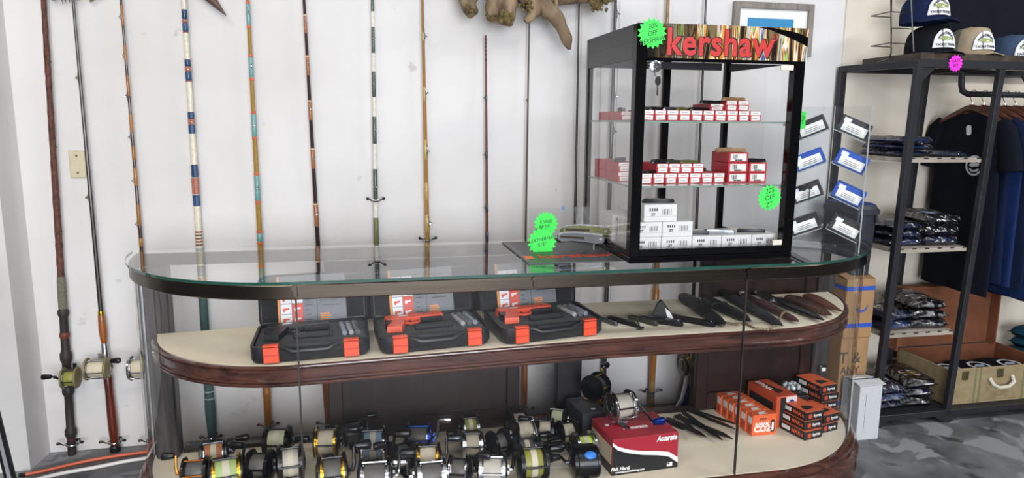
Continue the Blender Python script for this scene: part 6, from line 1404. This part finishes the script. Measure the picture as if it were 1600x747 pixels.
# pointed bill and other bits at the top edge
pa, pb = PY(300, -35, 2.87), PY(353, 24, 2.87)
sb2 = thing('wooden_spike', 'brown pointed bill hanging into view above mustard rod', 'spike', pb)
mb = MB().tube([pa-pb, pa.lerp(pb, 0.5)-pb, (0, 0, 0)], [0.030, 0.020, 0.0015], 12); obj('bill', mb, mat('bill_brown', '#5b4438', 0.55, var=0.2), sb2)
pa = PY(92, 4, 2.86); tf = thing('bristle_tuft', 'brown bristly tuft hanging at the top left corner', 'tuft', (pa.x, 2.905, pa.z+0.03))
mb = MB(); random.seed(3)
for i in range(70):
    u = random.uniform(-0.085, 0.085); z_ = random.uniform(0.0, 0.04)
    mb.tube([(u*0.7, -0.004, z_+0.02), (u+random.uniform(-.02, .02), -0.02-random.random()*0.012, z_-0.01-0.025*(1-abs(u)/0.09))], [0.003, 0.0008], 4)
b = obj('bristles', mb, mat('bristle_brown', '#5f4a38', 0.8, var=0.4), tf); b['kind'] = 'stuff'
obj('core', MB().ball((0, -0.012, 0.032), (0.075, 0.012, 0.024), 14, 8), mat('bristle_brown', '#5f4a38'), tf)
pa = PY(148, -6, 2.90); pq = thing('wood_plaque', 'corner of a pale wooden plaque at the top edge', 'plaque', (pa.x, WALL_Y-0.001, pa.z+0.02))
obj('board', MB().box(-0.035, 0.045, -0.022, 0, -0.02, 0.10, RY(-35), ch=0.002), mat('pale_pine', '#b9ad8c', 0.6), pq); obj('edge_band', MB().box(-0.037, 0.047, -0.024, -0.018, -0.024, -0.020, RY(-35)), mat('band_brown', '#6b5c42', 0.6), pq)
# ================================================================== CABLES ON THE FLOOR, STAND AT LEFT EDGE
def cable(name, label, pts, r, m, z=None):
    z = r if z is None else z
    P = [PZ(a, b, 0) for a, b in pts]; Q = []
    for i in range(len(P)-1):
        p0, p1, p2, p3 = P[max(i-1, 0)], P[i], P[i+1], P[min(i+2, len(P)-1)]
        for k in range(6):
            t = k/6; Q.append(0.5*((2*p1)+(-p0+p2)*t+(2*p0-5*p1+4*p2-p3)*t*t+(-p0+3*p1-3*p2+p3)*t**3))
    Q.append(P[-1]); o = Q[0].copy()
    t = thing(name, label, 'cable', o); obj('cord', MB().tube([q-o+Vector((0, 0, z)) for q in Q], r, 8), m, t); obj('sleeve_end', MB().tube([Q[0]-o+Vector((-0.02, 0, z)), Q[0]-o+Vector((0, 0, z))], r*1.25, 8), BLACKP, t)
cable('orange_cable', 'thin orange extension cable along the foot of the wall', [(40, 744), (70, 738), (140, 722), (210, 711), (260, 706), (330, 700), (420, 692), (500, 682), (580, 674), (700, 666), (800, 657), (880, 650), (980, 643), (1080, 636), (1160, 630)], 0.006, flat('orange_rubber', '#d8663f', 0.5))
cable('white_cable', 'white cable lying in front of the orange cable', [(30, 760), (90, 744), (150, 733), (200, 723), (250, 716), (300, 709), (380, 704), (470, 697)], 0.007, flat('white_rubber', '#d9d7d3', 0.5))
cable('thin_grey_cable', 'thin grey wire curving between the rod butts behind counter', [(440, 694), (462, 687), (480, 684), (500, 682.5), (520, 684)], 0.003, flat('grey_rubber', '#77736e', 0.5), 0.003)
stn = thing('black_stand', 'black slanted stand leg at the left picture edge', 'stand', PZ(14, 760, 0))
o_ = stn.location.copy()
a0, a1 = PY(-30, 560, 2.45)-o_, PY(30, 770, 2.30); a1.z = 0.0; a1 = a1-o_
obj('leg', MB().tube([a0+Vector((-0.03, 0, 0.25)), a0, a1+Vector((0, 0, 0.016))], 0.016, 10), BLACKM, stn); obj('rubber_foot', MB().tube([a1+Vector((0, 0, 0.03)), a1+Vector((0.004, 0, 0.0))], [0.022, 0.024], 10), BLACKP, stn)
obj('rear_leg', MB().tube([a0+Vector((-0.03, 0, 0.25)), a0+Vector((-0.20, -0.05, 0)), Vector((-0.35, -0.1, 0.016))], 0.016, 10), BLACKM, stn)
